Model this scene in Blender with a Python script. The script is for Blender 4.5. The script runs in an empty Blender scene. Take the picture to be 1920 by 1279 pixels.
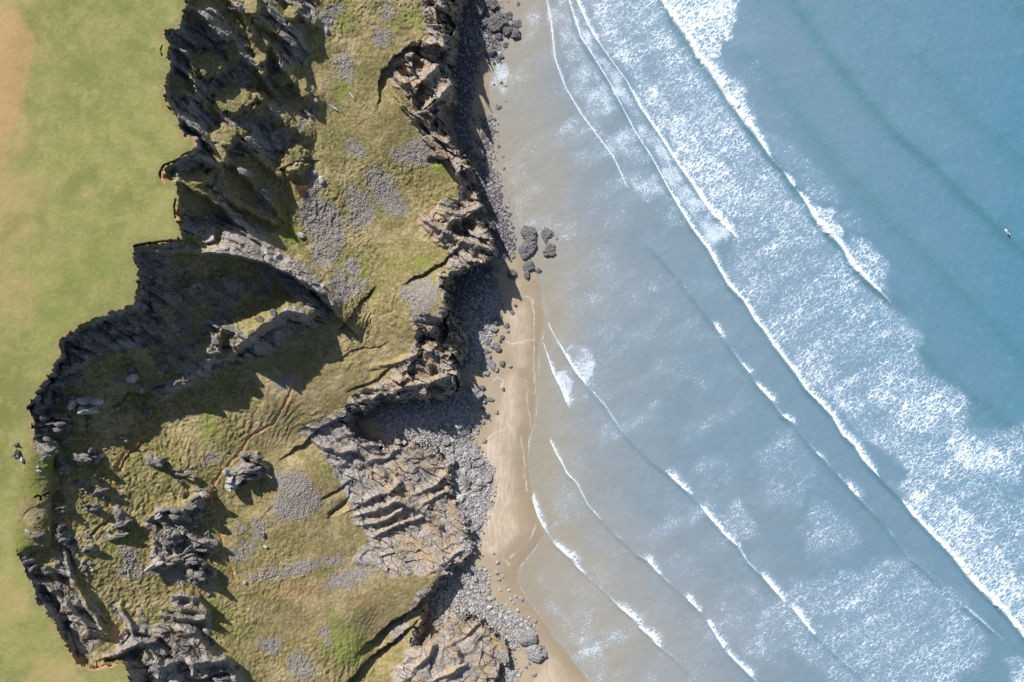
import bpy, bmesh, math, random
import numpy as np
from mathutils import Vector, Matrix

# ------------------------------------------------------------------ camera, sky, sun, exposure
SC = bpy.context.scene
COL = SC.collection
CAMH, FPX, CX, CY = 185.0, 1280.0, 960.0, 639.5        # drone height above the sea, focal length in photo pixels
cam_d = bpy.data.cameras.new("Camera")
cam_d.sensor_width, cam_d.lens, cam_d.sensor_fit = 36.0, 24.0, 'HORIZONTAL'
cam_d.clip_start, cam_d.clip_end = 1.0, 20000.0
cam = bpy.data.objects.new("Camera", cam_d)
cam.location = (0, 0, CAMH)
COL.objects.link(cam)
SC.camera = cam

SUN_EL = math.radians(39.0)
SUN_H = Vector((-0.53, 0.85, 0.0)).normalized()         # horizontal direction towards the sun
to_sun = Vector((SUN_H.x * math.cos(SUN_EL), SUN_H.y * math.cos(SUN_EL), math.sin(SUN_EL)))
sun_d = bpy.data.lights.new("Sun", 'SUN')
sun_d.energy, sun_d.angle, sun_d.color = 4.6, math.radians(0.5), (1.0, 0.955, 0.89)
sun = bpy.data.objects.new("Sun", sun_d)
sun.rotation_euler = to_sun.to_track_quat('Z', 'Y').to_euler()
sun.location = (-100, 160, 260)
COL.objects.link(sun)

wd = bpy.data.worlds.new("World")
SC.world = wd
wd.use_nodes = True
nt = wd.node_tree
sky = nt.nodes.new("ShaderNodeTexSky")
sky.sky_type = 'NISHITA'
sky.sun_disc = False
sky.sun_elevation = SUN_EL
sky.sun_rotation = math.atan2(SUN_H.x, SUN_H.y)
nt.links.new(sky.outputs[0], nt.nodes["Background"].inputs[0])
nt.nodes["Background"].inputs[1].default_value = 0.066

SC.view_settings.view_transform = 'Standard'
SC.view_settings.look = 'None'
SC.view_settings.exposure = 0.52
SC.view_settings.gamma = 1.0
SC.render.engine = 'CYCLES'

# ------------------------------------------------------------------ numeric helpers
def _hash(ix, iy, seed):
    a = (ix.astype(np.int64) * 374761393 + iy.astype(np.int64) * 668265263 + seed * 974634777) & 0xFFFFFFFF
    a = ((a ^ (a >> 13)) * 1274126177) & 0xFFFFFFFF
    a = ((a ^ (a >> 16)) * 2246822519) & 0xFFFFFFFF
    return ((a ^ (a >> 15)) & 0xFFFFFF) / float(0x1000000)

def vnoise(x, y, seed=0):
    ix, iy = np.floor(x), np.floor(y)
    fx, fy = x - ix, y - iy
    fx = fx * fx * fx * (fx * (fx * 6 - 15) + 10)
    fy = fy * fy * fy * (fy * (fy * 6 - 15) + 10)
    a, b = _hash(ix, iy, seed), _hash(ix + 1, iy, seed)
    c, d = _hash(ix, iy + 1, seed), _hash(ix + 1, iy + 1, seed)
    return (a + (b - a) * fx) * (1 - fy) + (c + (d - c) * fx) * fy

def fbm(x, y, octv=4, seed=0, gain=0.5):
    s, a, t = 0.0, 1.0, 0.0
    for k in range(octv):
        s = s + a * (vnoise(x * 2 ** k + 17.3 * k, y * 2 ** k - 9.1 * k, seed + k) - 0.5)
        t += a
        a *= gain
    return s / t * 2.0                                    # about -1..1

def facets(x, y, seed=0, tilt=1.0, step=1.0):
    """blocky relief: every jittered cell is a tilted plane with its own level"""
    ix, iy = np.floor(x), np.floor(y)
    best = np.full(x.shape, 1e9)
    out = np.zeros(x.shape)
    sec = np.full(x.shape, 1e9)
    for dx in (-1, 0, 1):
        for dy in (-1, 0, 1):
            cx, cy = ix + dx, iy + dy
            px, py = cx + _hash(cx, cy, seed), cy + _hash(cx, cy, seed + 1)
            d = (x - px) ** 2 + (y - py) ** 2
            h = (_hash(cx, cy, seed + 2) - 0.5) * step + tilt * ((x - px) * (_hash(cx, cy, seed + 3) - 0.5) + (y - py) * (_hash(cx, cy, seed + 4) - 0.5))
            m = d < best
            sec = np.where(m, best, np.minimum(sec, d))
            out = np.where(m, h, out)
            best = np.where(m, d, best)
    return out, np.sqrt(sec) - np.sqrt(best)

def sstep(a, b, x):
    t = np.clip((x - a) / (b - a), 0, 1)
    return t * t * (3 - 2 * t)

def rbf(pts, U, V):
    P = np.array([(p[0], p[1]) for p in pts], float) / 500.0
    val = np.array([p[2] for p in pts], float)
    def k(r2): return 0.5 * r2 * np.log(r2 + 1e-12)
    d2 = ((P[:, None] - P[None]) ** 2).sum(-1)
    n = len(P)
    A = np.zeros((n + 3, n + 3))
    A[:n, :n] = k(d2) + np.eye(n) * 0.0006
    A[:n, n] = 1; A[:n, n + 1:] = P; A[n, :n] = 1; A[n + 1:, :n] = P.T
    w = np.linalg.solve(A, np.concatenate([val, [0, 0, 0]]))
    X, Y = U / 500.0, V / 500.0
    out = w[n] + w[n + 1] * X + w[n + 2] * Y
    for i in range(n):
        out = out + w[i] * k((X - P[i, 0]) ** 2 + (Y - P[i, 1]) ** 2)
    return out

class Raster:
    """a working sheet over the survey area, sampled bilinearly"""
    def __init__(s, u0, u1, v0, v1, st):
        s.u0, s.v0, s.st = u0, v0, st
        s.u = np.arange(u0, u1 + st, st, dtype=float)
        s.v = np.arange(v0, v1 + st, st, dtype=float)
        s.U, s.V = np.meshgrid(s.u, s.v)
    def sample(s, R, U, V):
        x = np.clip((U - s.u0) / s.st, 0, len(s.u) - 1.001)
        y = np.clip((V - s.v0) / s.st, 0, len(s.v) - 1.001)
        i, j = x.astype(int), y.astype(int)
        fx, fy = x - i, y - j
        return (R[j, i] * (1 - fx) + R[j, i + 1] * fx) * (1 - fy) + (R[j + 1, i] * (1 - fx) + R[j + 1, i + 1] * fx) * fy
    def sdf(s, poly, R=40.0):
        """signed distance (positive inside), clamped to R"""
        p = np.array(poly, float)
        q = np.roll(p, -1, 0)
        D = np.full(s.U.shape, R)
        ins = np.zeros(s.U.shape, bool)
        for (ax, ay), (bx, by) in zip(p, q):
            if ay != by:
                j0, j1 = np.searchsorted(s.v, min(ay, by)), np.searchsorted(s.v, max(ay, by))
                if j1 > j0:
                    vv = s.v[j0:j1]
                    xc = ax + (vv - ay) * (bx - ax) / (by - ay)
                    ins[j0:j1] ^= s.u[None, :] < xc[:, None]
            i0, i1 = np.searchsorted(s.u, (min(ax, bx) - R, max(ax, bx) + R))
            j0, j1 = np.searchsorted(s.v, (min(ay, by) - R, max(ay, by) + R))
            if i1 <= i0 or j1 <= j0: continue
            U, V = s.U[j0:j1, i0:i1], s.V[j0:j1, i0:i1]
            L2 = (bx - ax) ** 2 + (by - ay) ** 2 + 1e-9
            t = np.clip(((U - ax) * (bx - ax) + (V - ay) * (by - ay)) / L2, 0, 1)
            d = np.hypot(U - ax - t * (bx - ax), V - ay - t * (by - ay))
            D[j0:j1, i0:i1] = np.minimum(D[j0:j1, i0:i1], d)
        return np.where(ins, D, -D)

def line_field(axu, axv, U, V, pts, R):
    """distance, side (+ right of travel) and attributes along a polyline, in a window round it"""
    p = np.array(pts, float)
    i0, i1 = np.searchsorted(axu, (p[:, 0].min() - R, p[:, 0].max() + R))
    j0, j1 = np.searchsorted(axv, (p[:, 1].min() - R, p[:, 1].max() + R))
    sl = (slice(j0, j1), slice(i0, i1))
    u, v = U[sl], V[sl]
    D = np.full(u.shape, 1e9); S = np.zeros(u.shape); A = np.zeros(u.shape)
    for a, b in zip(p[:-1], p[1:]):
        dx, dy = b[0] - a[0], b[1] - a[1]
        t = np.clip(((u - a[0]) * dx + (v - a[1]) * dy) / (dx * dx + dy * dy + 1e-9), 0, 1)
        ex, ey = u - a[0] - t * dx, v - a[1] - t * dy
        d = np.hypot(ex, ey)
        m = d < D
        D = np.where(m, d, D)
        S = np.where(m, np.sign(dx * ey - dy * ex), S)
        if p.shape[1] > 2: A = np.where(m, a[2] + (b[2] - a[2]) * t, A)
    return sl, D, S, A

def unproj(u, v, h):
    s = (CAMH - h) / FPX
    return (u - CX) * s, (CY - v) * s, h

# ------------------------------------------------------------------ survey of the coast (photo pixels -> heights in metres)
EDGE_TOP = [(-260,-260),(352,-260),(350,-60),(350,0),(344,20),(343,34),(336,50),(323,53),(307,62),(308,72),(318,84),(312,104),(322,118),(315,135),(311,150),(313,163),(309,181),(316,198),(336,222),(339,242),(346,255),(365,262),(368,276),(361,286),(346,296),(332,303),(314,312),(306,320),(307,334),(318,343),(329,343),(336,356),(332,372),(335,386),(334,417),(340,428),(338,448),(310,454),(270,458),(249,464),(252,487),(259,511),(262,541),(256,556),(249,571),(215,583),(195,593),(165,602),(141,620),(116,630),(108,649),(114,666),(101,689),(87,713),(64,743),(52,765),(60,787),(62,820),(56,850),(44,880),(40,915),(42,940),(34,967),(30,993),(30,1037),(50,1071),(60,1091),(70,1128),(87,1145),(100,1165),(111,1185),(116,1197),(134,1222),(151,1252),(171,1252),(202,1249),(235,1246),(245,1279),(250,1500),(-260,1500)]
EDGE_LOW = [(-260,-260),(830,-260),(826,-50),(826,0),(819,27),(833,64),(838,100),(832,130),(843,168),(830,195),(806,208),(806,225),(815,240),(833,255),(860,289),(883,316),(888,350),(893,373),(903,395),(914,420),(922,450),(924,475),(905,485),(873,497),(850,505),(820,518),(830,540),(836,568),(840,583),(810,612),(786,632),(786,642),(800,650),(816,662),(836,676),(853,686),(857,705),(853,726),(840,738),(820,741),(796,742),(760,742),(715,738),(702,753),(682,762),(648,764),(640,790),(660,820),(690,840),(705,838),(725,845),(745,838),(780,832),(800,835),(815,850),(838,870),(845,885),(835,900),(845,930),(860,960),(875,1000),(880,1035),(870,1050),(850,1052),(835,1075),(820,1085),(812,1092),(790,1130),(785,1165),(770,1215),(785,1218),(815,1190),(835,1165),(860,1150),(880,1155),(900,1165),(925,1185),(945,1200),(955,1215),(955,1240),(935,1250),(925,1279),(930,1500),(-260,1500)]
FOOT = [(880,-260),(875,0),(862,60),(858,141),(858,180),(862,202),(842,215),(835,230),(845,245),(866,289),(889,319),(893,345),(902,380),(925,425),(930,460),(931,478),(908,494),(878,508),(853,522),(846,550),(850,592),(878,632),(874,670),(860,690),(864,708),(860,728),(848,745),(822,750),(796,752),(760,752),(716,752),(706,764),(690,772),(668,782),(672,800),(700,826),(725,835),(745,828),(780,824),(805,826),(822,845),(850,868),(855,885),(850,905),(857,930),(872,960),(888,1000),(890,1035),(876,1058),(858,1062),(845,1085),(825,1100),(805,1130),(795,1168),(788,1205),(800,1195),(825,1180),(838,1150),(860,1140),(885,1148),(905,1157),(930,1180),(950,1195),(962,1213),(962,1240),(945,1255),(940,1279),(945,1500),(1400,1500),(1400,-260)]
WATER = [(922,-260),(922,60),(920,120),(918,200),(905,300),(925,370),(945,430),(965,470),(990,500),(1012,514),(1018,569),(1022,600),(1012,650),(1006,700),(1006,741),(1002,790),(990,826),(988,870),(994,919),(1007,968),(1018,1000),(1000,1030),(975,1060),(968,1090),(982,1118),(1009,1153),(1037,1194),(1056,1214),(1078,1241),(1105,1279),(1260,1500),(2400,1500),(2400,-260)]
HEIGHTS = [(826,-100,16),(826,0,16),(833,64,15),(843,168,13.5),(806,208,12.5),(833,255,11.5),(860,289,10),(883,316,8),(893,373,8),(914,420,8),(927,484,9.5),(873,497,15),(900,490,13.2),(880,470,13.5),(850,450,13),(820,518,17.5),(836,568,20),(838,582,20),(835,540,18.5),(786,632,17),(816,662,13),(853,686,11.5),(853,726,11),(796,740,14),(715,736,15),(648,760,15),(604,787,15),
(600,50,22),(700,50,18),(770,60,17),(600,200,21),(620,250,20),(720,250,16),(780,290,12.5),(560,380,22),(700,400,15),(800,400,11),(600,500,19),(700,560,16),(640,640,18),(750,640,16),(700,700,15),(530,440,22),
(588,0,23),(585,100,22),(590,190,22),(560,260,23),(570,300,22.5),(525,360,22.5),(520,400,22.5),(531,471,23),(571,501,21),(615,548,19),(640,600,17.5),
(450,50,40),(450,150,36),(450,250,35),(450,350,34),(400,100,42),(400,220,40),(400,320,41),(400,420,38),(520,60,31),(520,150,26.5),(520,250,26),(480,400,27.5),(380,30,47),(360,180,45),(360,300,48),(350,400,46),(450,450,34),
(300,520,42),(350,540,36),(420,540,31),(500,560,27),(560,560,25),(300,640,38),(400,640,31),(470,620,29),(200,660,42),(250,690,37),(330,700,32.5),
(504,665,21),(464,680,23),(400,720,25),(353,735,27),(600,640,18),(560,700,19),(500,760,21),(440,780,23),(400,800,25),(590,770,16.5),(540,815,15),
(300,760,29),(250,760,32),(200,760,37),(150,790,41),(110,800,44),(75,800,47),(100,870,46),(60,900,50),(220,860,36),(300,860,31),(400,860,25),(160,900,42),(250,950,35),(350,960,29),(100,960,47),(60,980,50),(400,960,24.5),(430,920,22),
(500,900,19),(560,880,17),(620,930,13.5),(500,960,20),(560,1000,17.5),(450,1020,22.5),(400,1040,26),(330,1030,31),(250,1040,37),(180,1040,42),(100,1060,47),(60,1080,50),(200,1120,41),(280,1110,35),(350,1120,30),(420,1110,25),(480,1110,22),(560,1080,18),(620,1060,14.5),(680,1070,11.5),(540,1160,19),(620,1150,15.5),(680,1150,13),(740,1110,10),(450,1180,24),(400,1200,28),(330,1200,34),(280,1220,39),(200,1190,44),(150,1180,48),(240,1260,46),(330,1270,38),(420,1270,29),(520,1240,21),(600,1230,17),(660,1220,14),(560,1279,20),(700,1180,9),(720,1240,8),
(590,830,12.5),(640,870,10.5),(640,950,11.5),(700,900,8.5),(690,1000,9.5),(760,900,6),(760,980,7),(800,880,4),(830,950,3.5),(860,1000,3.5),(800,1040,7),(850,1050,5),(700,1060,10.5),(760,1070,9.5),(810,1075,8.5),(730,860,6),
(760,1200,9),(800,1180,7.5),(840,1200,8),(900,1180,4.5),(880,1240,7),(930,1240,4),(780,1270,10),(860,1279,8),(940,1279,5),
(400,1420,32),(700,1420,14),(900,1420,7),(500,-150,35),(650,-150,21),(800,-150,12),(200,1420,50),(0,640,52),(0,0,52)]
ROCK_POLYS = [
 [(350,-260),(350,0),(344,20),(336,50),(307,62),(318,84),(318,118),(309,181),(336,222),(346,255),(366,270),(346,296),(310,320),(329,343),(336,356),(340,430),(333,452),(249,464),(259,511),(262,541),(249,571),(195,593),(141,620),(116,640),(114,666),(87,713),(64,743),(52,765),(60,820),(66,850),(92,862),(110,838),(92,815),(100,790),(95,765),(112,742),(125,715),(150,720),(152,690),(180,665),(235,650),(300,655),(320,625),(300,590),(322,560),(300,520),(330,482),(345,474),(430,480),(500,494),(522,520),(560,560),(592,596),(636,592),(612,546),(571,501),(531,471),(516,434),(508,410),(500,380),(520,350),(540,330),(560,290),(566,250),(590,215),(584,160),(570,120),(582,98),(570,77),(569,57),(585,44),(588,13),(581,0),(581,-260)],
 [(592,595),(637,593),(504,657),(464,668),(353,725),(296,750),(310,728),(340,700),(400,664),(450,640),(494,610),(555,574)],
 [(385,600),(420,590),(450,610),(470,640),(440,660),(410,690),(385,670),(395,640)],
 [(604,786),(640,766),(702,754),(720,770),(760,835),(845,850),(890,1000),(892,1060),(840,1075),(812,1090),(790,1080),(740,1085),(700,1064),(668,1050),(690,1010),(668,985),(660,945),(632,900),(612,860),(583,818),(560,812)],
 [(740,1500),(738,1262),(752,1238),(760,1215),(790,1215),(815,1190),(838,1160),(870,1150),(905,1160),(945,1200),(958,1240),(940,1260),(940,1500)],
 [(33,1037),(66,1050),(68,1072),(105,1083),(109,1000),(140,1011),(140,1105),(164,1136),(182,1164),(201,1182),(208,1197),(166,1232),(144,1223),(131,1192),(109,1184),(103,1164),(72,1140),(66,1103)],
 [(166,1232),(236,1241),(243,1279),(243,1500),(470,1500),(462,1279),(440,1240),(420,1225),(405,1223),(392,1171),(392,1142),(372,1114),(354,1111),(319,1118),(328,1140),(302,1149),(306,1166),(280,1175),(262,1144),(262,1170),(251,1175),(214,1131),(230,1166),(219,1197),(214,1219)],
 [(166,1116),(206,1175),(200,1178),(162,1122)],
 [(292,953),(337,955),(385,928),(392,940),(372,975),(400,1010),(405,1030),(385,1050),(400,1080),(370,1105),(350,1080),(340,1055),(290,1066),(278,1050),(285,1000),(270,985),(290,965)],
 [(426,880),(450,868),(452,850),(485,850),(502,878),(480,900),(445,920),(426,905)],
 # seaward brow of the shelf
 [(795,-100),(792,20),(800,70),(770,85),(735,110),(728,140),(750,165),(770,190),(772,225),(800,280),(840,320),(862,345),(862,370),(820,385),(785,412),(800,440),(840,470),(840,500),(860,505),(935,500),(930,430),(900,330),(860,250),(870,100),(870,-100)],
 [(690,725),(735,705),(765,670),(772,630),(785,605),(815,592),(845,545),(880,600),(870,750),(640,768),(655,745)],
 [(812,-260),(812,0),(806,30),(818,64),(820,84),(780,95),(752,120),(762,150),(790,160),(800,195),(792,215),(800,240),(820,270),(850,300),(872,330),(876,375),(868,390),(830,395),(812,420),(845,430),(870,455),(850,480),(872,500),(930,500),(932,440),(900,330),(850,250),(862,200),(860,60),(880,-260)],
 [(770,600),(786,630),(770,655),(790,680),(780,715),(720,728),(690,735),(660,752),(645,766),(700,760),(860,752),(870,690),(870,600),(845,540),(822,514),(815,520),(832,560),(836,585)],
 [(760,1180),(790,1130),(812,1092),(780,1110),(770,1140),(750,1165),(720,1180),(735,1200),(760,1200)],
]
SHINGLE = [[(598,22),(618,20),(622,45),(606,64),(600,50)],[(625,10),(641,12),(640,27),(626,24)],[(717,-10),(734,-10),(732,30),(722,37)],[(698,68),(710,55),(726,60),(727,80),(712,84)],[(633,110),(645,102),(658,115),(665,145),(650,155),(638,140)],[(650,270),(665,266),(682,280),(678,292),(655,290)],[(733,280),(770,262),(800,275),(825,300),(810,308),(770,305),(735,295)],[(700,312),(725,320),(735,350),(760,370),(765,400),(745,410),(720,390),(700,355),(692,330)],[(650,345),(690,370),(700,400),(690,430),(660,420),(652,380)],[(580,321),(595,332),(602,352),(600,370),(625,390),(640,415),(636,470),(620,495),(600,502),(585,490),(590,460),(582,435),(564,412),(561,394),(570,381)],[(645,494),(660,487),(668,500),(665,525),(682,530),(675,550),(650,560),(640,570),(625,560),(622,530),(632,510)],[(775,532),(800,525),(818,540),(820,565),(812,590),(800,605),(780,600),(770,570),(750,545)],[(512,718),(530,708),(550,714),(546,726),(524,728)],[(388,858),(398,853),(406,862),(398,871),(388,868)],[(501,889),(565,886),(585,910),(600,950),(585,966),(551,973),(514,963),(511,943),(521,926)],[(436,993),(449,985),(462,992),(449,1001)],[(472,980),(486,974),(496,990),(490,1008),(476,1002)],[(452,1018),(478,1012),(475,1035),(455,1045),(438,1050),(438,1035)],[(462,1080),(500,1068),(560,1060),(600,1050),(640,1040),(642,1052),(600,1062),(540,1075),(480,1086)],[(610,1100),(612,1082),(640,1070),(680,1060),(700,1065),(690,1085),(660,1095),(640,1103)],[(226,1030),(245,1018),(258,1050),(268,1072),(255,1080),(230,1075),(236,1060)],[(285,1073),(310,1070),(345,1065),(356,1080),(350,1095),(310,1085)],[(598,1185),(612,1178),(620,1195),(614,1202)],[(490,1205),(505,1197),(524,1205),(515,1224),(498,1220)],[(541,1232),(560,1222),(580,1235),(591,1260),(575,1272),(545,1268)]]
COBBLES = [[(850,1075),(876,1070),(880,1142),(845,1150),(815,1165),(815,1125)],[(700,768),(860,752),(880,720),(895,790),(880,830),(900,850),(920,880),(916,950),(895,1000),(878,1012),(868,960),(850,905),(856,880),(820,845),(790,826),(725,836)],[(885,560),(915,520),(935,545),(930,600),(915,640),(905,690),(880,690),(880,640),(855,590)],[(878,1062),(900,1068),(915,1100),(918,1130),(945,1145),(985,1165),(1000,1180),(975,1185),(965,1215),(950,1195),(905,1157),(880,1145),(868,1110)],[(945,1255),(962,1240),(968,1279),(968,1330),(944,1330)],[(870,1000),(900,1005),(895,1020),(880,1035)]]
RIDGES = [ # (points with height, width on the left of travel, width on the right)
 ([(252,466,3),(345,471,8),(395,471,10),(440,477,11),(500,490,11),(540,508,10.5),(580,537,10),(612,566,9),(636,592,6.5)], 60, 5),
 ([(300,735,2),(353,712,4),(400,668,6),(450,642,7),(494,608,7.5),(540,582,7.5),(575,590,7)], 40, 18),
 ([(350,10,2),(380,30,6),(417,70,6)], 30, 8),
 ([(313,77,1),(345,100,5),(372,134,3)], 14, 8),
 ([(420,84,4),(445,98,7),(470,118,7),(497,141,6),(518,188,3)], 16, 12),
 ([(497,74,3),(520,105,6),(545,151,7),(570,172,6),(586,190,3)], 22, 14),
 ([(477,40,3),(515,62,5),(545,90,5),(560,110,2)], 20, 9),
 ([(403,202,2),(440,240,6),(484,286,4)], 14, 8),
 ([(480,190,4),(504,200,6),(540,230,6),(570,250,3)], 26, 26),
 ([(316,195,1),(350,230,4),(380,255,6),(417,302,5)], 18, 10),
 ([(420,235,3),(470,279,6),(521,333,4)], 14, 9),
 ([(333,340,3),(360,352,6),(397,376,7),(447,417,7),(470,436,5)], 18, 9),
 ([(397,356,2),(440,384,5),(470,397,6),(514,420,4)], 16, 8),
 ([(430,300,2),(460,330,5),(500,375,5),(525,410,2)], 16, 10),
 ([(545,5,3),(560,20,6),(585,44,3)], 18, 10),
 ([(420,-10,3),(445,15,5),(470,60,5),(478,90,3)], 14, 8),
 ([(340,120,2),(360,140,5),(372,170,4)], 16, 12),
 ([(310,180,2),(345,175,5),(360,190,4)], 12, 10),
 ([(360,290,3),(395,300,6),(415,320,4)], 10, 16),
 # lower rock platform
 ([(583,822,1),(610,838,2.5),(640,850,3),(668,845,2)], 8, 5),
 ([(700,862,1),(720,890,2.5),(742,915,2.0)], 8, 5),
 ([(660,955,.5),(700,935,2.5),(745,912,3)], 16, 4),
 ([(664,970,.5),(700,958,2.5),(740,940,3),(770,950,2)], 8, 4),
 ([(672,985,.5),(720,975,2.5),(755,955,2.5)], 7, 4),
 ([(760,930,1),(790,960,3),(825,985,2.5)], 10, 8),
 ([(700,1005,1),(740,985,2.5),(790,970,2)], 9, 4),
 ([(780,925,.5),(820,905,2),(845,880,1.5)], 10, 5),
 ([(790,945,.5),(830,925,2),(850,915,1)], 8, 5),
 # bottom headland
 ([(770,1262,1),(800,1235,3),(812,1210,3)], 10, 8),
 ([(810,1275,1),(850,1262,2.5),(872,1250,2)], 8, 6),
 ([(840,1200,1),(856,1222,2.5),(862,1245,2)], 10, 7),
 # seaward brow
 ([(770,165,.5),(790,150,2.5),(815,130,2.5),(835,110,2)],8,10),([(760,150,.5),(772,185,2),(785,212,2)],6,6),([(790,240,.5),(812,262,2.5),(838,300,2.5),(868,345,1.5)],5,8),([(790,410,.5),(815,425,2),(845,440,2)],6,6),([(850,410,.5),(880,405,2),(905,420,2)],8,8),
 ([(700,690,.3),(740,680,1.6),(785,665,2)],8,8),([(720,745,.3),(760,725,2),(800,720,2.5),(840,705,2)],8,8),([(815,20,.5),(828,50,2),(832,90,2.5)],8,8),([(740,165,.3),(752,195,1.8),(775,222,2)],5,5),
 ([(735,180,.5),(760,200,2.5),(790,225,3),(815,255,3),(845,275,2)], 6, 3),
 ([(770,222,.5),(800,198,3),(838,165,3.5)], 8, 8),
 ([(840,440,.5),(880,455,2.5),(920,468,3)], 10, 10),
 ([(830,395,1),(865,400,2.5),(895,395,1.5)], 8, 8),
 ([(815,655,1),(835,672,2.5),(855,690,2.5),(856,722,2)], 10, 10),
 ([(655,765,.3),(690,748,1.8),(712,738,1.8)], 7, 4),
 # bottom-left crags
 ([(60,1095,.5),(95,1110,2),(130,1140,2.5),(165,1180,2.5),(200,1190,2)], 10, 8),
 ([(110,1000,1),(125,1040,2.5),(135,1085,2.5),(165,1140,2.5),(195,1185,2)], 9, 6),
 ([(170,1238,1),(210,1230,3),(255,1210,4),(290,1200,3)], 12, 8),
 ([(255,1205,2),(275,1230,4.5),(300,1250,5),(330,1240,4)], 14, 16),
 ([(225,1135,.5),(240,1165,2),(252,1195,2)], 6, 6),
 ([(325,1120,2),(350,1118,4),(372,1122,3.5),(388,1150,3)], 10, 8),
 ([(305,1152,1),(340,1160,3.5),(385,1162,3)], 8, 9),
 ([(335,1180,2),(365,1185,4),(385,1215,4),(400,1235,2)], 10, 12),
 ([(340,1250,2),(390,1240,5),(430,1245,4)], 14, 12),
 ([(280,1060,1),(310,1063,3),(345,1050,3)], 8, 5),
 ([(345,1000,1),(365,1015,3),(400,1025,2)], 9, 8),
 ([(300,958,1),(340,955,4),(380,932,4.5),(392,925,2)], 16, 9),
 ([(425,885,1),(445,890,4),(480,868,4.5),(498,875,2)], 12, 9),
 ([(270,980,.5),(282,965,2),(300,955,2.5)], 6, 14),
]
SCARPS = [ # lowered on the right of travel: points, drop, reach
 ([(838,90),(815,78),(790,86),(765,84),(750,98),(735,104),(728,120),(714,128),(712,148)], -2.4, 34),
 ([(700,1195),(730,1165),(765,1150),(790,1125)], 3.5, 26),
 ([(655,1275),(690,1235),(720,1212),(750,1190)], 3.0, 28),
 ([(560,835),(600,800),(640,780)], 1.5, 30),
 ([(640,610),(660,585),(690,552)], 1.5, 14),
 ([(780,520),(800,510),(830,490),(850,470)], 1.6, 18),
 ([(640,668),(665,652),(712,645)], .6, 10),
 ([(670,725),(705,712),(720,700)], 1.1, 12),
 ([(610,930),(650,905)], 1.2, 8),([(620,965),(640,945)], 1.2, 8),
 ([(215,755),(240,735),(270,738),(300,725)], 1.5, 14),
 ([(40,965),(70,945),(95,930)], 2.0, 16),([(36,1035),(36,990),(60,955)], -1.6, 14),
 ([(520,320),(560,303),(590,300)], 0.7, 5),
 ([(220,880),(240,850),(262,835)], 0.8, 6),([(170,1000),(185,985),(200,975)], 0.8, 6),
 ([(620,960),(650,930),(660,905)], .8, 6),
]
TRENCH = [([(304,84),(301,95),(304,106)],.9,1.3),([(361,284),(346,291),(334,300),(306,311),(301,324),(303,335)],1.8,1.8),([(329,375),(328,390),(330,408)],1.8,2.2),([(250,463),(270,458),(292,454),(330,452)],1.6,2.2),([(64,933),(70,928),(76,930),(84,926),(91,924)],1.5,2.2),([(75,931),(76,936)],1.2,2),([(108,1126),(72,1130)],1.5,3)]
PATHS = [[(565,702),(545,736),(514,793),(467,820),(451,850),(426,875),(402,904),(399,937),(407,962),(412,996),(421,1032),(432,1062),(442,1085)],[(316,765),(288,787),(283,810),(251,834),(231,857),(212,894),(204,920),(202,948)]]
SOILS = [([(303,318),(308,322),(312,338),(309,346),(303,336)],1),([(328,388),(334,390),(336,425),(329,415)],1),([(134,1222),(142,1233),(160,1232),(158,1245),(151,1256)],1),([(168,1252),(175,1244),(205,1243),(225,1246),(202,1254),(172,1258)],.9),([(216,1160),(224,1180),(226,1205),(214,1212),(210,1190)],1),([(113,1192),(122,1190),(124,1198),(116,1199)],1),([(118,960),(128,965),(132,980),(124,985)],.8),([(80,934),(88,936),(82,942)],.8),([(505,1105),(545,1092),(590,1088),(582,1125),(520,1122)],.35),([(655,1130),(690,1118),(715,1125),(700,1140),(660,1142)],.35),([(-60,20),(30,15),(66,70),(60,110),(45,190),(20,250),(-60,300)],.5),([(-60,300),(12,250),(10,380),(-60,420)],.2),([(270,990),(300,970),(320,1010),(345,1030),(300,1055),(280,1040)],.25)]
LUSH = [(645,40,12,40),(765,30,18,22),(800,40,14,30),(640,170,22,30),(655,500,26,34),(685,505,12,26),(400,1150,22,30),(650,1215,40,50),(390,790,20,40),(120,870,50,40),(60,900,30,60),(215,1000,25,30),(830,310,25,25),(790,490,25,12),(560,440,18,16),(540,420,16,60),(40,1040,20,80),(70,1130,20,60),(235,995,18,26),(630,1180,20,40),(205,475,40,30),(160,520,50,30),(110,600,40,50),(430,620,20,30)]

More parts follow.
